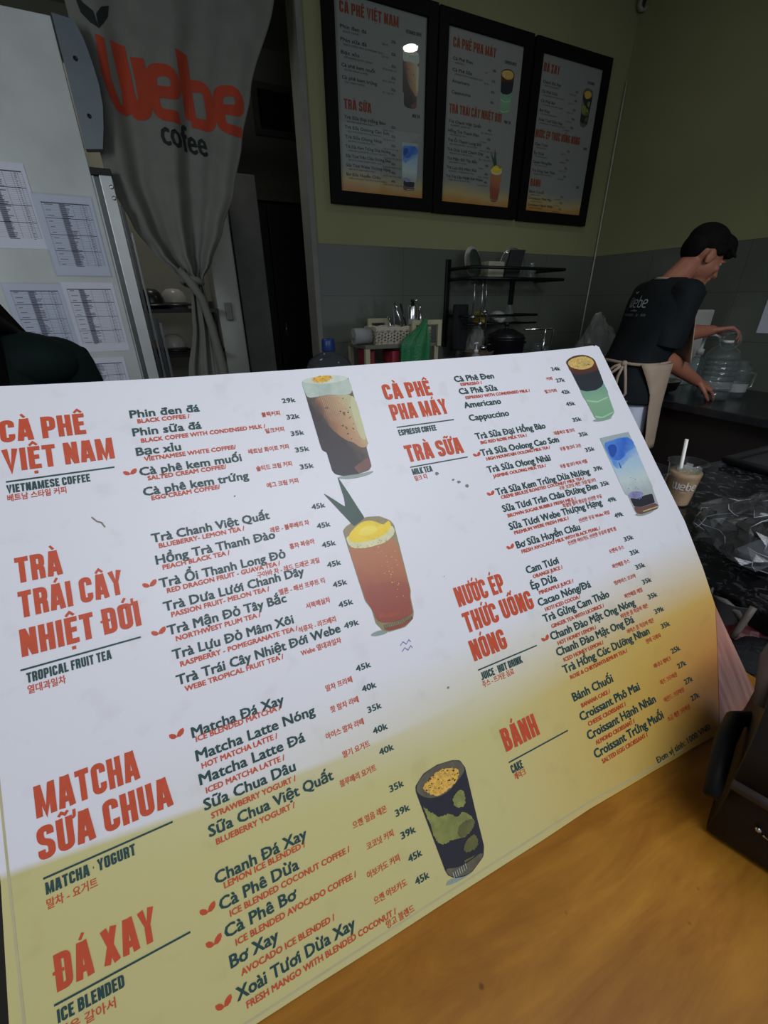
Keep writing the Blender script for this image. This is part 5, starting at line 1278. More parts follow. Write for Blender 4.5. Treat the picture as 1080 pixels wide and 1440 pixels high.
# the dark-haired woman at the left edge
wb_ = Vector((-.362, .88, 0))
wom = thing('person', 'person with long black hair and dark green top, cut off by the picture edge', 'person', wb_)
wF = Vector((-.55, .83, 0)).normalized(); wR = Vector((wF.y, -wF.x, 0))
hc = wb_ + Vector((0, 0, 1.46)) + wF * .03
hM = frame(wF + Vector((0, 0, -.15)), (0, 0, 1))
mb = MB(); add_head(mb, hc, hM, .97)
wp = lambda r, f, z: wb_ + wR * r + wF * f + Vector((0, 0, z))
mb.cap(wp(0, -.01, 1.25), hc + hM @ Vector((0, -.03, -.05)), .05, .048)
mb.cap(wp(0, 0, 1.17), wp(0, 0, .86), .09, .10); mb.cap(wp(.18, 0, 1.185), wp(-.18, 0, 1.185), .04, .04)
for s in (-1, 1):
    mb.cap(wp(s * .20, 0, 1.19), wp(s * .235, .02, .94), .042, .036); mb.cap(wp(s * .235, .02, .94), wp(s * .16, .20, .84), .036, .024)
    add_hand(mb, wp(s * .16, .20, .84), wF * .9 + Vector((0, 0, -.3)), Vector((0, 0, -1)), s, k=.9)
    mb.cap(wp(s * .085, 0, .80), wp(s * .09, .02, .44), .08, .055); mb.cap(wp(s * .09, .02, .44), wp(s * .09, 0, .08), .054, .036); mb.cap(wp(s * .09, -.03, .04), wp(s * .09, .15, .035), .036, .03)
blob('body', mb, mat('skin', (156, 100, 78)), wom, .007, 2)
for s in (-1, 1):
    ey = part('eye', MB().ell(hc + hM @ Vector((s * .029, .077, .006)), (.0115, .0105, .0105)), mat('eye_white', (200, 198, 190)), wom)
    part('iris', MB().ell(hc + hM @ Vector((s * .029, .086, .005)), (.005, .004, .005)), mat('eye_dark', (18, 14, 12)), ey)
mb = MB(); g = lambda x, y, z: hc + hM @ Vector((x, y, z))
mb.ell(g(0, -.02, .045), (.088, .100, .085), hM); mb.ell(g(0, -.06, -.03), (.088, .06, .12), hM)
for k in range(46):
    a = lerp(-1.9, 1.9, k / 45); rx, ry = .085 * math.sin(a), -.02 - .085 * math.cos(a)
    e = wp(rx * 1.15, ry * 1.0 - .02, 1.05 + .06 * random.random())
    m_ = wp(rx * 1.22, ry * 1.05 - .01, 1.26)
    p0 = g(rx, ry, .03); mb.cap(p0, m_, .020, .019, 8); mb.cap(m_, e, .019, .009, 8)
for k in range(7):
    mb.cap(wp(.05 + .015 * k, -.06 + .02 * k, 1.36 - .006 * k), wp(.10 + .016 * k, -.05 + .02 * k, 1.24), .024, .016, 8)
for k in range(9):            # locks lying over the shoulder
    a = k / 8; mb.cap(wp(.06 + .012 * k, -.07 + .012 * k, 1.33 - .008 * k), wp(.12 + .014 * k, -.06 + .014 * k, 1.275 - .008 * k), .014, .006, 8)
blob('hair', mb, hairm, wom, .006, 1)
gt = mat('dark_green_top', (14, 30, 28), .8, var=.12, scale=24, spec=.2)
mb = MB(); rg = lambda c, a, b_: ring(c, a, b_, fw=wF, rt=wR)
mb.grid([rg(wp(0, 0, 1.265), .062, .06), rg(wp(0, 0, 1.262), .13, .075), rg(wp(0, 0, 1.235), .20, .095), rg(wp(0, 0, 1.15), .205, .115), rg(wp(0, 0, 1.0), .158, .118), rg(wp(0, 0, .9), .15, .115), rg(wp(0, 0, .78), .172, .13)], True)
shR, shL, elR, elL = wp(.205, 0, 1.195), wp(-.205, 0, 1.195), wp(.235, .02, .94), wp(-.235, .02, .94)
for p0, p1 in ((shR, elR), (shL, elL)):
    sleeve_tube(p0, p1, .75, .06, .064); mb.ell(p0, (.062, .062, .056))
for s in (-1, 1): mb.ell(wp(s * .14, 0, 1.212), (.10, .085, .052))
part('top', mb, gt, wom, solid=.003, sub=1)
mb = MB(); mb.ell(wp(0, 0, .80), (.15, .14, .10))
for s in (-1, 1): mb.cap(wp(s * .085, 0, .80), wp(s * .09, .02, .44), .098, .075); mb.cap(wp(s * .09, .02, .44), wp(s * .09, 0, .07), .074, .06)
blob('trousers', mb, mat('dark_trousers', (26, 28, 34), .8), wom, .012, 2)

# ------------------------------------------------------------------ things on the side counter
pet = film('clear_pet', (226, 236, 236), 1.45, .05, .06, .25, 40)
clear = film('clear_plastic', (232, 240, 240), 1.42, .06, .08)
wht = mat('white_plastic', (205, 206, 202), .4, var=.04)
bb = Vector((2.66, 1.36, CZ))
t = thing('water_bottle', 'large clear ribbed water bottle held by the apron-wearing person', 'bottle', bb)
prof = [(.06, .0), (.076, .006), (.080, .02)]
for k in range(7): z = .03 + k * .026; prof += [(.080, z), (.080, z + .014), (.073, z + .019), (.080, z + .024)]
prof += [(.080, .225), (.068, .25), (.035, .275), (.020, .285), (.020, .305)]
part('bottle_body', MB().lathe(prof, bb, 36, cap=False), pet, t)
part('neck_ring', MB().lathe([(.020, .290), (.026, .290), (.026, .302), (.020, .302)], bb, 24, cap=False), wht, t)
part('label_band', MB().lathe([(.0808, .065), (.0808, .10)], bb, 30, cap=False), film('milky_band', (220, 228, 228), 1.4, .16, .15), t)
hnd = PP(.225, -.155, .235)
t = thing('plastic_cup', 'small clear cup held upside down over the bottle neck', 'cup', hnd + Vector((0, 0, -.10)))
ax = (hnd - (bb + Vector((0, 0, .31)))).normalized()
part('cup_wall', MB().lathe([(.046, -.10), (.030, -.005), (.028, 0.0), (.001, .0)], hnd, 28, ax, cap=False), clear, t)
part('cup_rim', MB().tube([hnd - ax * .10 + ax.orthogonal().normalized() * (.046 * math.cos(a)) + ax.cross(ax.orthogonal().normalized()) * (.046 * math.sin(a)) for a in np.linspace(0, 2 * PI, 26)[:-1]], .003, 6, True), clear, t)
jb = atZ(1028, 557, CZ)
t = thing('plastic_jug', 'small clear jug standing right behind the large bottle', 'jug', jb)
part('jug_body', MB().lathe([(.045, 0), (.05, .01), (.056, .13), (.05, .16), (.03, .175), (.03, .19)], jb, 28, cap=False), pet, t)
part('handle', MB().tube([jb + Vector((.05, -.02, .13)), jb + Vector((.09, -.04, .12)), jb + Vector((.085, -.04, .05)), jb + Vector((.05, -.02, .04))], .007, 8), clear, t)
part('jug_label', MB().lathe([(.0565, .03), (.0585, .075)], jb, 28, cap=False), mat('grey_label', (150, 152, 150), .6), t)
pb = Vector((2.80, 1.56, CZ))
t = thing('pump_bottle', 'clear syrup bottle with white pump behind the barista\'s forearm', 'bottle', pb)
part('bottle_body', MB().lathe([(.036, 0), (.04, .006), (.04, .15), (.032, .18), (.016, .195), (.016, .21)], pb, 24, cap=False), pet, t)
part('pump', MB().lathe([(.019, .205), (.019, .235), (.008, .24), (.008, .30), (.014, .303), (.014, .32), (.001, .322)], pb, 18).tube([pb + Vector((0, 0, .312)), pb + Vector((.03, -.04, .312)), pb + Vector((.045, -.06, .298))], .006, 8), wht, t)
p = atX(955, 470, 2.86)
mx = Vector((2.88, 1.86, CZ))
t = thing('drinks_machine', 'white boxy kitchen machine on the side counter beyond the barista', 'machine', mx)
part('housing', MB().box((2.68, 1.70, CZ), (3.08, 2.00, CZ + .16), .01).box((2.76, 1.70, CZ + .16), (3.08, 2.00, CZ + .44), .012), mat('machine_white', (186, 186, 178), .4, var=.04), t)
part('front_panel', MB().box((2.752, 1.73, CZ + .19), (2.762, 1.97, CZ + .36)), mat('machine_grey', (150, 156, 160), .3), t)
part('drip_tray', MB().box((2.64, 1.72, CZ), (2.68, 1.98, CZ + .05), .004), mat('dark_steel', (50, 52, 54)), t)
def crumple(c, rad, n, seed, nu=26, nv=16, k=.35, zmin=None):
    rnd = random.Random(seed); mb = MB(); mb.ell(c, rad, None, nu, nv)
    dirs = [Vector((rnd.gauss(0, 1), rnd.gauss(0, 1), rnd.gauss(0, 1))).normalized() for _ in range(n)]
    amps = [rnd.uniform(-1, 1) for _ in dirs]; out = []
    for v in mb.v:
        d = Vector(v) - Vector(c); u = Vector((d.x / rad[0], d.y / rad[1], d.z / rad[2]))
        s = min(1.35, 1 + k * sum(a * max(0, u.dot(q)) ** 8 for a, q in zip(amps, dirs)) + rnd.uniform(-.06, .06))
        p = Vector(c) + d * s
        if zmin is not None: p.z = max(p.z, zmin + .0015)
        out.append(tuple(p))
    mb.v = out; mb.sm = [False] * len(mb.sm); return mb
crisp = film('crackly_film', (222, 224, 226), 2.0, .04, .16, .0)
milky = film('milky_film', (206, 208, 200), 1.4, .22, .2)
solo('plastic_bag', crumple((2.93, 1.85, CZ + .53), (.10, .10, .09), 16, 3, zmin=CZ + .442), milky, 'crumpled clear bag on top of the white boxy machine', 'bag')
solo('steel_bowl', MB().lathe([(.05, .0), (.09, .02), (.105, .07), (.108, .072), (.10, .066), (.085, .02), (.001, .008)], (2.60, 1.62, CZ), 28, cap=False), mat('brushed_steel', (170, 172, 172), .3, 1, var=.05), 'steel bowl on the side counter under the forearm', 'bowl')
pp = [atX(x, y, XR - .011) for x, y in ((1088, 395), (1063, 468))]
solo('wall_notice', MB().box((XR - .0105, pp[1].y - .21, pp[1].z), (XR - .0092, pp[1].y, pp[1].z + .29)), mat('notice_paper', (200, 204, 214), .6, var=.03), 'white paper notice on the green tiles at the picture edge', 'paper sheet')
solo('plastic_bag', crumple((2.62, 2.12, CZ + .20), (.13, .10, .20), 20, 5, zmin=CZ), milky, 'tall clear plastic bag standing behind the barista\'s back', 'bag')
# stacks of cups near the corner
k0 = None
for i, (x, y, hgt, lb) in enumerate(((2.50, 2.55, .22, 'clear plastic cup stack in the wall corner, nearest the cable'), (2.66, 2.62, .18, 'clear plastic cup stack between cable and tall bag'), (2.36, 2.60, .16, 'shorter clear plastic cup stack left of the corner'))):
    zt = CZ if x > 2.40 else .90
    q = Vector((x, y, zt)); pr = []
    for j in range(int(hgt / .018)): pr += [(.034 + .002 * j / 12, j * .018), (.045, j * .018 + .012), (.047, j * .018 + .016)]
    solo('cup_stack', MB().lathe(pr, q, 24, cap=False), clear, lb, 'cup stack', 'clear cup stacks in the corner')
# chrome rail and black pot on the back counter
q = atY(800, 466, 2.30)
t = thing('chrome_rail', 'thin chrome guard rail in front of the cup stacks', 'rail', (1.95, 2.27, .90))
part('top_bar', MB().tube([(2.35, 2.27, .905), (2.35, 2.27, 1.13), (2.33, 2.27, 1.14), (2.10, 2.27, 1.14)], .007, 10), mat('chrome', (210, 212, 212), .15, 1, var=.03), t)
part('post', MB().cyl((2.28, 2.27, .90), (2.28, 2.27, 1.14), .008), mat('chrome', (210, 212, 212)), t)
t = thing('cooking_pot', 'round black pot on the dark back counter', 'pot', (2.12, 2.47, .90))
part('pot_body', MB().lathe([(.11, 0), (.125, .01), (.13, .17), (.134, .175), (.001, .17)], (2.12, 2.47, .90), 32), mat('black_enamel', (20, 20, 24), .35), t)
part('lid', MB().lathe([(.134, .176), (.12, .20), (.05, .235), (.012, .24), (.012, .255), (.02, .26), (.02, .275), (.001, .278)], (2.12, 2.47, .90), 32), mat('black_enamel', (20, 20, 24)), t)
for s in (-1, 1): part('handle', MB().tube([(2.12 + s * .128, 2.44, 1.04), (2.12 + s * .165, 2.45, 1.045), (2.12 + s * .165, 2.49, 1.045), (2.12 + s * .128, 2.50, 1.04)], .008, 8), mat('black_enamel', (20, 20, 24)), t)
solo('wicker_basket', MB().lathe([(.07, 0), (.09, .04), (.10, .10), (.104, .105), (.095, .10), (.08, .04), (.001, .02)], (1.90, 2.47, .90), 26, cap=False), mat('brown_wicker', (96, 84, 70), .8, var=.4, scale=70, bump=.6), 'brown woven basket under the dish rack', 'basket')
solo('plastic_bag', crumple((1.98, 2.62, 1.02), (.075, .06, .14), 16, 9, zmin=.90), milky, 'clear crumpled bag hanging right below the dish rack', 'bag')

# ------------------------------------------------------------------ black dish rack on the tiles
KY = 2.62
bk = mat('black_rack_steel', (16, 17, 18), .4, .3)
g = lambda x, y, Y=KY: atY(x, y, Y)
zt = g(700, 383).z; zl = g(690, 443).z
xl, xr, xm = g(644, 383).x, g(768, 383).x, g(735, 400).x
t = thing('dish_rack', 'black two-tier wall dish rack fixed to the green tiles', 'rack', (xl, KY, zl))
mb = MB()
part('wall_post', MB().box((xl - .02, YB - .03, zl - .20), (xl + .012, YB - .009, zt + .075), .003), bk, t)
part('wall_post', MB().box((xm - .012, YB - .03, zl + .06), (xm + .02, YB - .009, zt + .02), .003), bk, t)
mb = MB()
for z in (zt + .015, zt - .045): mb.tube([(xl, YB - .03, z), (xl, 2.45, z), (xr, 2.45, z), (xr, YB - .03, z)], .010, 8)
for k in range(14): x = lerp(xl, xr, (k + .5) / 14); mb.tube([(x, YB - .03, zt - .045), (x, 2.45, zt - .045)], .0035, 6)
part('top_shelf', mb, bk, t)
xe = g(735, 445).x; mb = MB()
mb.tube([(xl, YB - .03, zl), (xl, 2.48, zl), (xe, 2.48, zl), (xe, YB - .03, zl)], .008, 8).tube([(xl, 2.48, zl - .05), (xe, 2.48, zl - .05)], .006, 8)
for k in range(8): x = lerp(xl, xe, (k + .5) / 8); mb.tube([(x, YB - .03, zl - .05), (x, 2.48, zl - .05)], .003, 6)
part('lower_shelf', mb, bk, t)
sh = zt - .04
c = g(663, 372, 2.56)
def plate(c, r, nrm, m, label, grp='plates standing in the dish rack'):
    c = Vector((c[0], c[1], sh + r + .002)); solo('plate', MB().lathe([(.001, 0), (r * .55, 0), (r, .014), (r, .018), (r * .55, .005), (.001, .005)], c, 30, nrm, cap=False), m, label, 'plate', grp)
plate((g(656, 372).x, 2.55), .078, (.5, -1, .25), mat('dark_green_plate', (52, 66, 58), .4), 'dark green plate standing at the left end of the dish rack')
plate((g(663, 372).x - .0, 2.63), .090, (.35, -1, .2), mat('pale_plate', (176, 178, 170), .4), 'pale plate standing behind the dark green plate')
bxx = g(690, 370); 
mb = MB().box((g(680, 370).x, 2.56, sh + .005), (g(702, 370).x, 2.68, sh + .10), .01)
solo('storage_tub', mb, mat('cream_tub', (168, 166, 146), .5), 'cream plastic tub in the middle of the dish rack', 'tub')
x = g(712, 370).x; u = Vector((.22, .0, 1)).normalized()
cbm = MB().obox((x + .0, 2.54, sh + .085), Vector((.052, -.01, 0)), (0, .006, 0), u * .083)
solo('cutting_board', cbm, mat('black_board', (14, 14, 14), .5), 'black rectangular board leaning on the dish rack', 'board')
t = thing('pot_cover', 'round glass pot cover standing behind the black board', 'lid', (g(722, 365).x, 2.63, sh))
lc = Vector((g(722, 365).x, 2.63, sh + .095))
part('cover_glass', MB().lathe([(.001, .03), (.05, .022), (.088, .002)], lc, 30, (-.25, -1, .1), cap=False), clear, t)
part('lid_rim', MB().lathe([(.086, 0), (.092, 0), (.092, .006), (.086, .006)], lc, 30, (-.25, -1, .1), cap=False), mat('brushed_steel', (170, 172, 172)), t)
solo('glass_jar', MB().lathe([(.03, 0), (.032, .05), (.02, .085), (.022, .1)], (g(740, 370).x, 2.56, sh), 20, cap=False), clear, 'small clear glass at the free end of the dish rack', 'glass')
stl = mat('brushed_steel', (170, 172, 172))
for i, (x, l, lb) in enumerate(((647, .20, 'steel ladle hanging leftmost under the dish rack'), (658, .24, 'steel ladle hanging second from the rack post'), (663, .17, 'steel spoon hanging third under the dish rack'))):
    p = Vector((g(x, 395).x, 2.46, zt - .055)); t = thing('ladle', lb, 'ladle', p + Vector((0, 0, -l)), 'utensils hanging from the dish rack')
    part('handle', MB().tube([p, p + Vector((.004, -.004, -l * .5)), p + Vector((0, 0, -l))], .0045, 8), stl, t)
    part('bowl', MB().ell(p + Vector((0, -.01, -l - .012)), (.022, .018, .014)), stl, t)
p = g(684, 443, 2.46)
t = thing('ladle', 'long bright steel ladle hanging from the lower shelf', 'ladle', p + Vector((0, 0, -.25)), 'utensils hanging from the dish rack')
part('handle', MB().tube([p + Vector((-.02, 0, .01)), p, p + Vector((-.004, 0, -.18))], .007, 8), mat('chrome', (210, 212, 212)), t)
part('bowl', MB().ell(p + Vector((-.006, -.01, -.20)), (.028, .022, .018)), mat('chrome', (210, 212, 212)), t)
ls = zl - .046
solo('sponge', MB().box((g(664, 440).x, 2.53, ls), (g(674, 440).x, 2.60, ls + .07), .008), mat('yellow_sponge', (176, 158, 60), .9, var=.15, scale=120), 'yellow sponge on the lower shelf of the dish rack', 'sponge')
t0 = Vector((g(691, 445).x, 2.56, ls)); solo('folded_cloth', crumple(t0 + Vector((0, 0, .035)), (.055, .05, .038), 10, 4, 18, 12, zmin=ls), mat('white_cloth', (170, 172, 172), .9), 'folded white cloth on the lower shelf of the dish rack', 'cloth')
t0 = Vector((g(707, 442).x, 2.56, ls)); solo('glass_jar', MB().lathe([(.03, 0), (.034, .01), (.034, .07), (.02, .09), (.02, .11)], t0, 20, cap=False), clear, 'clear jar on the lower shelf of the dish rack', 'jar')
# black cloth bag hanging left under the rack
a_, b_ = g(641, 428), g(651, 490); mb = MB()
mb.grid([[Vector((lerp(g(640, 430).x - .02, g(652, 430).x + .02, s) + .02 * math.sin(q * 3) * (s - .5), 2.60 - .035 * math.sin(PI * s) * (.5 + q * .6) - .006 * math.sin(9 * s), lerp(g(645, 428).z, g(645, 492).z, q))) for s in np.linspace(0, 1, 14)] for q in np.linspace(0, 1, 14)])
mb.grid([[Vector((lerp(g(640, 430).x - .02, g(652, 430).x + .02, s), 2.61 + .01 * math.sin(PI * s), lerp(g(645, 428).z, g(645, 492).z, q))) for s in np.linspace(0, 1, 6)] for q in np.linspace(0, 1, 6)])
solo('cloth_bag', mb, mat('black_bag_cloth', (22, 22, 26), .9), 'black cloth bag hanging under the left end of the dish rack', 'bag', solid=.003)
sp_ = Vector((g(655, 500).x, 2.5, .90)); 
t = thing('soap_pump', 'small clear soap bottle with white pump below the black bag', 'bottle', (sp_.x, 2.5, .90))
bxs = Vector((1.765, 2.32, .90))
t.location = bxs
part('bottle_body', MB().lathe([(.03, 0), (.034, .005), (.034, .09), (.014, .11), (.014, .12)], bxs, 20, cap=False), milky, t)
part('pump', MB().lathe([(.015, .115), (.015, .13), (.005, .133), (.005, .165), (.012, .167), (.012, .175), (.001, .176)], bxs, 14).tube([bxs + Vector((0, 0, .172)), bxs + Vector((-.03, -.02, .168))], .004, 6), wht, t)

# ------------------------------------------------------------------ cream trolley with cutlery basket
TY0, TY1 = 2.38, 2.66
cream = mat('cream_plastic', (176, 172, 140), .5, var=.05)
gx = lambda x, y=480, Y=TY0: atY(x, y, Y)
L0, R0 = gx(514).x, gx(617).x
zb_ = gx(560, 484).z                  # top of the shelf that carries the basket
t = thing('kitchen_trolley', 'cream plastic trolley with raised end frames against the tiles', 'trolley', ((L0 + R0) / 2, 2.5, 0))
part('top_shelf', MB().box((L0, TY0, zb_ - .022), (R0, TY1, zb_), .004), mat('trolley_shelf', (112, 110, 96), .5), t)
part('lower_shelf', MB().box((L0, TY0, .86), (R0, TY1, .88), .004), cream, t)
for x in (L0, R0 - .028):
    for y in (TY0, TY1 - .028): part('leg', MB().box((x, y, 0), (x + .028, y + .028, zb_ - .02), .003), cream, t)
def hoop(x0, x1, z1, y, wd=.026): return MB().box((x0, y, zb_ - .02), (x0 + wd, y + .02, z1), .003).box((x1 - wd, y, zb_ - .02), (x1, y + .02, z1), .003).box((x0 + .001, y + .001, z1 - wd), (x1 - .001, y + .019, z1 + .001), .003)
part('end_frame', hoop(gx(577).x, R0 + .004, gx(600, 450).z, TY0 - .022), cream, t)
part('end_frame', hoop(atY(516, 450, TY1).x, atY(545, 450, TY1).x, atY(520, 448, TY1).z, TY1 - .02), cream, t)
# basket with a lattice of holes
bw = mat('white_basket', (196, 190, 170), .5, var=.04)
B0, B1 = gx(531, 470).x, gx(608, 470).x; by0, by1 = TY0 + .02, TY1 - .09; bh = gx(550, 461).z - zb_
t = thing('cutlery_basket', 'white lattice basket of cutlery on the cream trolley', 'basket', ((B0 + B1) / 2, (by0 + by1) / 2, zb_))
def lattice(fn, W, n):
    mb = MB(); hh = bh
    for r_ in (0, 4): vs, fs = ribbon([(0, (.04 + .19 * r_) * hh), (W, (.04 + .19 * r_) * hh)], .008); mb.add([fn(a, b_) for a, b_ in vs], fs)
    st = W / n
    for k in range(-4, n + 1):
        for sg in (1, -1):
            a0, a1 = (k * st, (k + 4) * st) if sg > 0 else ((k + 4) * st, k * st)
            z0_, z1_ = .04 * hh, .82 * hh
            pts = []
            for q in np.linspace(0, 1, 9):
                a = lerp(a0, a1, q)
                if 0 <= a <= W: pts.append((a, lerp(z0_, z1_, q)))
            if len(pts) > 1: vs, fs = ribbon(pts, .006); mb.add([fn(a, b_) for a, b_ in vs], fs)
    for k in range(-4, n + 1):
        pass
    top = []
    for q in np.linspace(0, 1, n * 6 + 1): top.append((q * W, hh * (.90 + .07 * abs(math.sin(PI * n / 2 * q)))))
    vs, fs = ribbon(top, .02); mb.add([fn(a, b_) for a, b_ in vs], fs)
    return mb
sl = .014
part('front_side', lattice(lambda a, b_: Vector((B0 + a, by0 + sl * (1 - b_ / bh), zb_ + b_)), B1 - B0, 9), bw, t, solid=.003)
part('back_side', lattice(lambda a, b_: Vector((B0 + a, by1, zb_ + b_)), B1 - B0, 9), bw, t, solid=.003)
part('end_side', lattice(lambda a, b_: Vector((B0 + sl * (1 - b_ / bh), by0 + a, zb_ + b_)), by1 - by0, 4), bw, t, solid=.003)
part('end_side', lattice(lambda a, b_: Vector((B1, by0 + a, zb_ + b_)), by1 - by0, 4), bw, t, solid=.003)
part('bottom', MB().box((B0 + sl, by0 + sl, zb_ + .001), (B1, by1, zb_ + .005)), bw, t)
# cutlery
def spoon(px, py, lean, lb, m, r=.005, kind='spoon'):
    p1 = gx(px, py, TY0 + .10); p0 = Vector((p1.x - lean, p1.y - .01, zb_ + .03)); md = lerp(p0, p1, .5)
    t = thing(kind, lb, kind, p0, 'cutlery in the lattice basket')
    part('handle', MB().tube([p0, md + Vector((.004, 0, 0)), p1], [r * .7, r, r * 1.3], 8), m, t)
    d = (p1 - p0).normalized(); part('bowl', MB().ell(p0 - d * .012 + Vector((0, 0, .006)), (.016, .008, .018)), m, t)
ch = mat('chrome', (210, 212, 212))
spoon(546, 445, -.02, 'short steel spoon leftmost in the lattice basket', ch)
spoon(554, 425, -.07, 'long curved steel spoon leaning in the lattice basket', ch, .007)
spoon(563, 427, -.05, 'dark-handled spoon behind the long curved one', mat('dark_steel', (50, 52, 54)))
spoon(590, 428, -.01, 'upright steel spoon right of the thermos', ch, .006)
spoon(553, 431, .0, 'thin grey stirrer standing behind the curved spoon', mat('grey_steel', (120, 122, 122), .4, .6), .004)
p = gx(580, 441, TY0 + .085); b0 = Vector((p.x, TY0 + .085, zb_ + .006)); hz = gx(580, 428, TY0 + .085).z - b0.z
t = thing('steel_flask', 'polished steel shaker standing in the lattice basket', 'flask', b0)
part('flask_body', MB().lathe([(.026, 0), (.029, .005), (.029, hz - .012), (.026, hz - .006)], b0, 24), ch, t)
part('neck', MB().lathe([(.012, hz - .006), (.009, hz + .012), (.013, hz + .016), (.013, hz + .026), (.001, hz + .028)], b0, 18), mat('dark_steel', (50, 52, 54)), t)
part('band', MB().lathe([(.0295, hz * .46), (.0295, hz * .62)], b0, 24, cap=False), mat('grey_label', (150, 152, 150)), t)
p = gx(590, 425, TY0 + .11); b0 = Vector((p.x - .018, TY0 + .12, zb_ + .006))
t = thing('steel_flask', 'slim dark-topped shaker behind the polished one', 'flask', b0)
part('flask_body', MB().lathe([(.018, 0), (.02, .005), (.02, hz - .01), (.014, hz)], b0, 20), mat('grey_steel', (120, 122, 122)), t)
part('cap', MB().lathe([(.010, hz), (.008, hz + .012), (.013, hz + .016), (.013, hz + .026), (.001, hz + .028)], b0, 16), ch, t)
# towel roll, red packs, green bag
q0, q1 = gx(501, 466, 2.42), gx(531, 466, 2.42)
zr = zb_ + .001
t = thing('paper_roll', 'grey-white paper towel roll overhanging the trolley end', 'roll', ((q0.x + q1.x) / 2, 2.45, zr))
part('roll', MB().cyl((q0.x, 2.47, zr + .045), (B0 - .012, 2.47, zr + .045), .044, n=24), mat('towel_paper', (150, 152, 152), .8, var=.06), t)
part('core', MB().lathe([(.017, -.012), (.017, .01)], (q0.x, 2.47, zr + .045), 18, (1, 0, 0)), mat('card_core', (126, 122, 112), .8), t)
for x0, x1, y, lb in ((516, 527, 2.43, 'dark red pack at the left end of the trolley\'s lower shelf'), (552, 562, 2.41, 'bright red pack beside the green bag')):
    a, b_ = gx(x0, 500, y), gx(x1, 500, y); zt_ = gx(x0, 488 if x0 < 530 else 494, y).z
    solo('carton', MB().box((a.x, y, .881), (b_.x, y + .14, min(zt_, zb_ - .03)), .004), mat('red_pack_%d' % x0, (140, 40, 48) if x0 < 530 else (168, 54, 66), .5), lb, 'pack', 'red packs on the trolley')
gbm = film('green_film', (60, 150, 96), 1.4, .0, .2)
def green_mat():
    m = bpy.data.materials.new('green_bag_film'); m.use_nodes = True; nt = m.node_tree; N = nt.nodes; L = nt.links; b = N['Principled BSDF']
    b.inputs['Base Color'].default_value = (*srgb((34, 130, 76)), 1); b.inputs['Roughness'].default_value = .3; b.inputs['Alpha'].default_value = .72
    nz = N.new('ShaderNodeTexNoise'); nz.inputs['Scale'].default_value = 30; bp_ = N.new('ShaderNodeBump'); bp_.inputs['Strength'].default_value = .5; bp_.inputs['Distance'].default_value = .01
    L.new(nz.outputs['Fac'], bp_.inputs['Height']); L.new(bp_.outputs[0], b.inputs['Normal'])
    cr = N.new('ShaderNodeValToRGB'); cr.color_ramp.elements[0].color = (*srgb((24, 108, 62)), 1); cr.color_ramp.elements[1].color = (*srgb((56, 160, 100)), 1); L.new(nz.outputs['Fac'], cr.inputs[0]); L.new(cr.outputs[0], b.inputs['Base Color'])
    return m
gb = []
gt_ = gx(596, 451, TY0 - .03); w0, w1 = gx(564, 507, TY0 - .04), gx(600, 507, TY0 - .04)
for q in np.linspace(0, 1, 18):
    z = lerp(gt_.z + .012, gt_.z - .30, q); s_ = min(1, q / .45); s_ = s_ * s_ * (3 - 2 * s_)
    cx = lerp(gt_.x, (w0.x + w1.x) / 2 + .005, s_); hw = lerp(.012, (w1.x - w0.x) / 2 + .01, s_)
    gb.append([Vector((cx + hw * math.cos(a), TY0 - .045 + (.008 + .03 * s_) * math.sin(a) + .006 * math.sin(7 * a + 3 * q), z)) for a in np.linspace(0, 2 * PI, 40, endpoint=False)])
solo('plastic_bag', MB().grid(gb, True), green_mat(), 'green plastic bag hanging from the trolley frame', 'bag')
# the big blue water jug
jz = .62; jt = atY(461, 476, 2.42); jc = Vector((jt.x, 2.42, jt.z - .50))
t = thing('water_jug', 'blue-capped refill water jug in front of the dark doorway', 'jug', jc)
part('jug_body', MB().lathe([(.12, 0), (.135, .02), (.135, .10), (.128, .115), (.135, .13), (.135, .24), (.128, .255), (.135, .27), (.134, .34), (.115, .385), (.07, .415), (.035, .43), (.032, .45)], jc, 36, cap=False), film('blue_polycarbonate', (120, 140, 176), 1.45, .08, .08), t)
part('cap', MB().lathe([(.036, .435), (.038, .44), (.036, .49), (.030, .50), (.001, .50)], jc, 26), mat('blue_cap', (36, 66, 130), .35), t)
solo('jug_stand', MB().lathe([(.16, 0), (.15, .02), (.13, jc.z - .02), (.15, jc.z - .004), (.001, jc.z - .004)], (jc.x, jc.y, 0), 28), mat('dark_stand', (40, 42, 46), .6), 'dark round stand carrying the blue-capped water jug', 'stand')

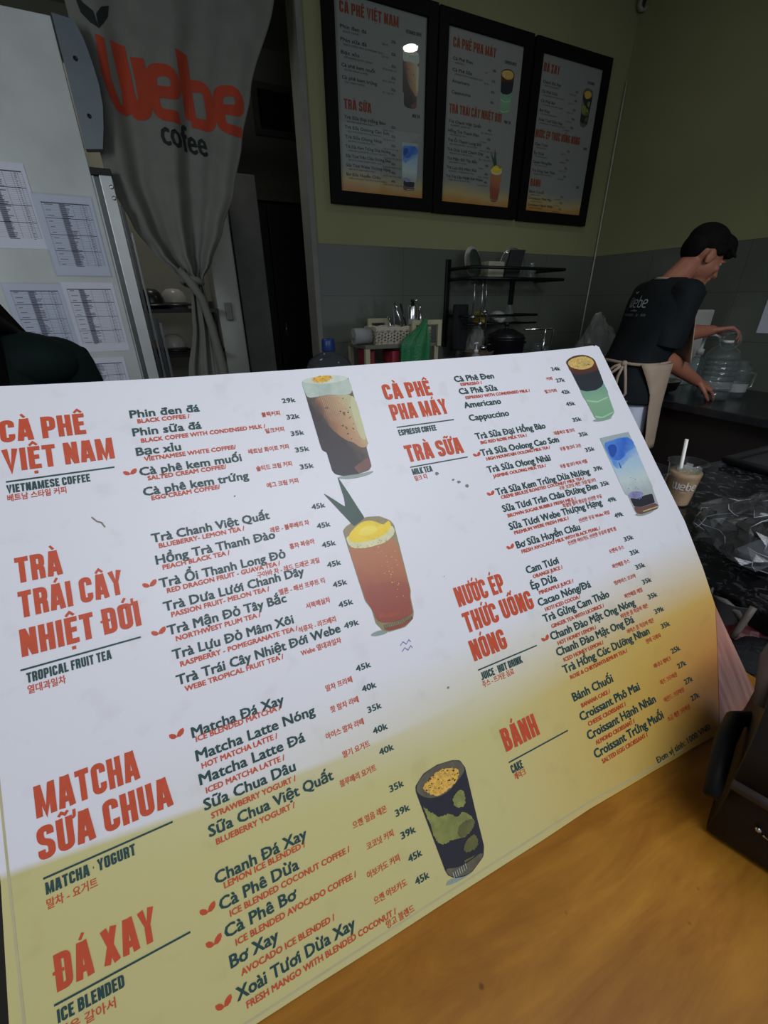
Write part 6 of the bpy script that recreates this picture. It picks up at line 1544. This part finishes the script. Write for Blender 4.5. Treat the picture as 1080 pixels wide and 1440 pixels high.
# ------------------------------------------------------------------ on the granite: cups, bag, tray
def cup(c, label, full):
    t = thing('takeaway_cup', label, 'cup', c, 'takeaway cups on the granite')
    h, r0, r1 = .122, .029, .0455
    part('cup_wall', MB().lathe([(.001, .001), (r0 - .001, .001), (r0, .003), (r1 - .003, h - .006), (r1 + .001, h - .005), (r1 + .002, h - .001), (r1, h), (r1 - .003, h - .001)], c, 44, cap=False), film('cup_plastic', (246, 248, 248), 1.4, .02, .05), t)
    if full:
        lr = lambda z: lerp(r0, r1 - .003, z / h) - .0008
        lv = .094
        part('iced_coffee', MB().lathe([(.001, .002), (lr(.002) - .001, .002)] + [(lr(z), z) for z in np.linspace(.006, lv, 8)] + [(.001, lv + .0005)], c, 44), mat('milk_coffee', (222, 184, 146), .4, var=.08, scale=30), t)
        mb = MB()
        for k in range(9):
            a = k * 2.4; r = .008 + .022 * ((k * .37) % 1); mb.obox(c + Vector((r * math.cos(a), r * math.sin(a), lv + .004)), Vector((math.cos(a), math.sin(a), .3)) * .008, Vector((-math.sin(a), math.cos(a), .1)) * .008, Vector((.1, .1, 1)) * .005)
        part('ice', mb, film('ice_clear', (236, 240, 236), 1.31, .18, .15), t)
        st = atZ(968, 616, SZ + .15)
        s0 = c + Vector((-.004, .004, .010)); s1 = c + Vector((-.012, .016, .178))
        part('straw', MB().lathe([(.0042, 0), (.0042, (s1 - s0).length), (.0034, (s1 - s0).length), (.0034, .01)], s0, 16, s1 - s0, cap=False), mat('white_straw', (236, 236, 226), .4, var=.02), t)
        vd = (Vector((0, 0, 0)) - Vector((c.x, c.y, 0))).normalized(); a0 = math.atan2(vd.y, vd.x) + .25
        def on_cup(a, b_, hh=0.0):
            z = .052 + b_; r = lerp(r0, r1 - .003, z / h) + .0008 + hh; an = a0 + a / .037; return c + Vector((r * math.cos(an), r * math.sin(an), z))
        mb = Dense(on_cup, 3); tmp = MB(); wordmark(tmp, lambda a, b_, hh=0: ((a - 1.7) * .0165, b_ * .0150, hh), 0, .18)
        for f in tmp.f: mb.quad([tmp.v[i][:2] for i in f], tmp.v[f[0]][2])
        V, Fc = glyphs('coffee'); 
        mb.add([on_cup((x - 1.2) * .006, y * .006 - .010) for x, y in V], Fc)
        part('cup_print', mb, mat('white_cup_print', (226, 224, 220), .5), t)
    return t
cc = Vector((1.176, .600, SZ))
cup(cc, 'iced milk coffee in a clear printed cup with white straw', True)
c2 = atZ(926, 690, SZ); q_ = atZ(916, 657, SZ + .122); cup(Vector((q_.x, q_.y, SZ)), 'empty clear cup half hidden behind the menu board edge', False)
# black lid-like tray at the picture edge
tc_ = Vector((1.80, .60, SZ))
t = thing('serving_tray', 'black flat tray lying on the granite at the picture edge', 'tray', tc_)
part('tray_base', MB().box((1.63, .45, SZ + .001), (2.03, .72, SZ + .010), .003), mat('tray_top', (44, 44, 46), .35), t)
part('tray_rim', MB().tube([(1.63, .45, SZ + .016), (2.03, .45, SZ + .016), (2.03, .72, SZ + .016), (1.63, .72, SZ + .016)], .014, 8, True), mat('black_rubber', (20, 20, 22)), t)
# crinkled clear bag with a red-topped bottle inside
gc = Vector((1.10, .30, SZ + .062))
cb = crumple(gc, (.155, .135, .075), 46, 12, 46, 26, .26, SZ)
rnd_ = random.Random(21)
for q, v in enumerate(cb.v):
    if v[2] > SZ + .004: cb.v[q] = (v[0] + rnd_.uniform(-.007, .007), v[1] + rnd_.uniform(-.007, .007), v[2] + rnd_.uniform(-.006, .008))
gb_ = thing('clear_bag', 'crinkled clear plastic bag on the granite edge', 'bag', (gc.x, gc.y, SZ))
part('film', cb, crisp, gb_)
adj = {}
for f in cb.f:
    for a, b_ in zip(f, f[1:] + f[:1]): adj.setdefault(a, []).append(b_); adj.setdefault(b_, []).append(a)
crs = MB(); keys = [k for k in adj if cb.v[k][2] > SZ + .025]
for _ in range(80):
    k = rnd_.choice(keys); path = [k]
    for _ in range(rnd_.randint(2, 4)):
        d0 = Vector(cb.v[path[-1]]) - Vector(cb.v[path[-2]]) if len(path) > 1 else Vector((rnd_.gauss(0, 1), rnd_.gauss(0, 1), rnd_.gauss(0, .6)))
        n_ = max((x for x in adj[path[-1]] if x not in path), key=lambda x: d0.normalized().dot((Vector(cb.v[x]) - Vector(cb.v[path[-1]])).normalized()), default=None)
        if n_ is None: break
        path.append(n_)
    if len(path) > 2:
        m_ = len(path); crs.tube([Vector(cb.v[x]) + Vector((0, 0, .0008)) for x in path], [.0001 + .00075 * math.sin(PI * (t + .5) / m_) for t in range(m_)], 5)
part('glints', crs, mat('white_glint', (214, 218, 222), .3, var=.05), gb_, label='painted white creases of the clear bag')  # thin white tubes along random edges paint highlight streaks on the bag
bq = atZ(1090, 770, SZ)
t = thing('sauce_bottle', 'bottle with bright red cap in the crinkled clear bag', 'bottle', bq)
part('bottle_body', MB().lathe([(.03, .001), (.034, .006), (.034, .09), (.022, .12), (.016, .13)], bq, 24), mat('dark_red_sauce', (70, 18, 22), .25), t)
part('cap', MB().lathe([(.018, .128), (.030, .13), (.024, .185), (.014, .195), (.001, .197)], bq, 22), mat('bright_red_cap', (206, 20, 40), .35), t)
part('cap_tab', MB().obox(bq + Vector((-.02, .012, .186)), (.018, 0, .002), (0, .008, 0), (0, 0, .005)), mat('pink_tab', (190, 90, 96), .4), t)
pk = atZ(1072, 778, SZ + .02)
solo('white_packet', MB().box((pk.x - .055, pk.y - .03, SZ + .012), (pk.x + .045, pk.y + .03, SZ + .03), .006), mat('pale_packet', (126, 130, 132), .5), 'pale packet inside the crinkled clear bag', 'packet')

# ------------------------------------------------------------------ low shelf between bar and granite: cables and packets
LZ = .72
t = solo('low_shelf', MB().box((.56, .145, LZ - .02), (1.25, .60, LZ)).box((.57, .16, 0), (.59, .18, LZ - .02)).box((.57, .56, 0), (.59, .58, LZ - .02)), mat('brown_shelf', (84, 66, 50), .7, scale=8), 'low brown shelf in the gap between bar and granite worktop', 'shelf')
cable = mat('grey_cable', (112, 106, 98), .5)
def P_(x, y, z): return atZ(x, y, z)
solo('power_cable', MB().tube([P_(1002, 840, LZ + .065), P_(1020, 846, LZ + .075), P_(1036, 860, LZ + .065), P_(1046, 876, LZ + .04), P_(1054, 896, LZ + .010), P_(1060, 912, LZ + .009)], .0055, 8), cable, 'grey cable curving across the low shelf, upper one', 'cable')
solo('power_cable', MB().tube([P_(1012, 858, LZ + .02), P_(1028, 866, LZ + .02), P_(1042, 876, LZ + .012), P_(1058, 880, LZ + .009)], .0045, 8), cable, 'thin grey cable under the upper curving one', 'cable')
solo('cable_plug', MB().tube([P_(1060, 854, LZ + .09), P_(1050, 868, LZ + .07), P_(1038, 886, LZ + .045), P_(1030, 896, LZ + .03)], [.0055, .006, .0055, .005], 10), mat('pale_grey_rod', (112, 104, 96), .5), 'pale grey stick leaning across the cables', 'stick')
rp = P_(1040, 888, LZ + .01)
solo('snack_packet', crumple((rp.x + .02, rp.y, LZ + .02), (.065, .045, .02), 12, 6, 20, 12, zmin=LZ), mat('red_packet', (84, 24, 28), .4, var=.3, scale=40), 'crumpled dark red packet on the low shelf', 'packet')
wp_ = P_(1016, 872, LZ + .02)
solo('paper_cup', MB().lathe([(.024, 0), (.033, .075), (.035, .078), (.032, .075), (.022, .004), (.001, .004)], Vector((wp_.x, wp_.y, LZ)), 22, cap=False), mat('grey_white_cup', (96, 96, 100), .5), 'small grey-white cup beside the red packet', 'cup')
bp2 = P_(1046, 930, LZ)
solo('black_pouch', crumple((bp2.x, bp2.y, LZ + .018), (.065, .035, .018), 8, 8, 20, 12, .2, LZ), mat('black_pouch_cloth', (16, 16, 18), .7), 'black soft pouch at the front of the low shelf', 'pouch')

# ------------------------------------------------------------------ dark leather bag at the lower right
b0 = atZ(994, 1158, WZ); b1 = atZ(1080, 1214, WZ)
d = (b1 - b0).normalized(); nrm = Vector((-d.y, d.x, 0))
if nrm.x < 0: nrm = -nrm
LW, LD, LH = .20, .10, .115
def lb(u, v, w_): return b0 + d * (u * LW) + nrm * (v * LD) + Vector((0, 0, w_ * LH))
lea = mat('dark_brown_leather', (32, 23, 19), .6, var=.2, scale=40, bump=.12, spec=.25)
t = thing('leather_bag', 'dark brown leather bag standing on the bar at the picture edge', 'bag', b0)
prf = [(0, 0), (-.10, .05), (-.14, .25), (-.12, .55), (-.04, .82), (.08, .96), (.30, 1.02), (.70, 1.02), (.92, .95), (1.04, .8), (1.10, .5), (1.12, .2), (1.06, .03)]
us = np.linspace(0, 1, 12)
rows = []
for v, w_ in prf + [prf[0]]:
    rows.append([lb(u, v, max(.003, w_ * (1 - .05 * math.cos(2 * PI * u)))) for u in us])
mb = MB().grid(rows)
n = len(us)
mb.f.append(tuple(i * n for i in range(len(prf)))); mb.mi.append(0); mb.sm.append(False)
mb.f.append(tuple(i * n + n - 1 for i in range(len(prf)))[::-1]); mb.mi.append(0); mb.sm.append(False)
part('bag_body', mb, lea, t, recalc=True)
fl = [[lb(u, v, w_) for u in np.linspace(-.01, 1.01, 10)] for v, w_ in ((1.0, .96), (.5, 1.06), (.1, 1.0), (-.06, .86), (-.155, .60))]
part('flap', MB().grid(fl), mat('flap_leather', (28, 20, 18), .6, var=.2, scale=40, bump=.1, spec=.25), t, solid=.006)
part('flap_edge', MB().tube([lb(u, -.165, .60) for u in np.linspace(-.01, 1.01, 8)], .0045, 8), mat('edge_leather', (44, 36, 34), .55), t)
part('stud', MB().ell(lb(.10, -.15, .36), (.002, .002, .002)).tube([lb(.115, -.153, .34), lb(.19, -.15, .31)], .0008, 6), mat('bright_steel', (190, 190, 186), .25, 1), t)
part('handle_loop', MB().tube([atZ(1000, 1120, WZ + .05), atZ(1010, 1080, WZ + .06), atZ(1020, 1040, WZ + .065), atZ(1034, 1012, WZ + .065), atZ(1052, 1010, WZ + .06), atZ(1066, 1030, WZ + .055)], [.005, .006, .0065, .0065, .006, .005], 12), mat('black_strap', (14, 13, 13), .6, spec=.2), t)
hp = [atZ(1042, 1060, WZ + .10), atZ(1062, 1000, WZ + .13), atZ(1085, 955, WZ + .14)]
part('strap', MB().tube([lb(.02, .2, .95), lb(.0, .6, 1.05), lb(.03, 1.1, 1.02), lb(.12, 1.5, .9), lb(.3, 1.7, .5)], .012, 10, flat=(0, 0, 1)), mat('strap_leather', (66, 46, 36), .6), t)
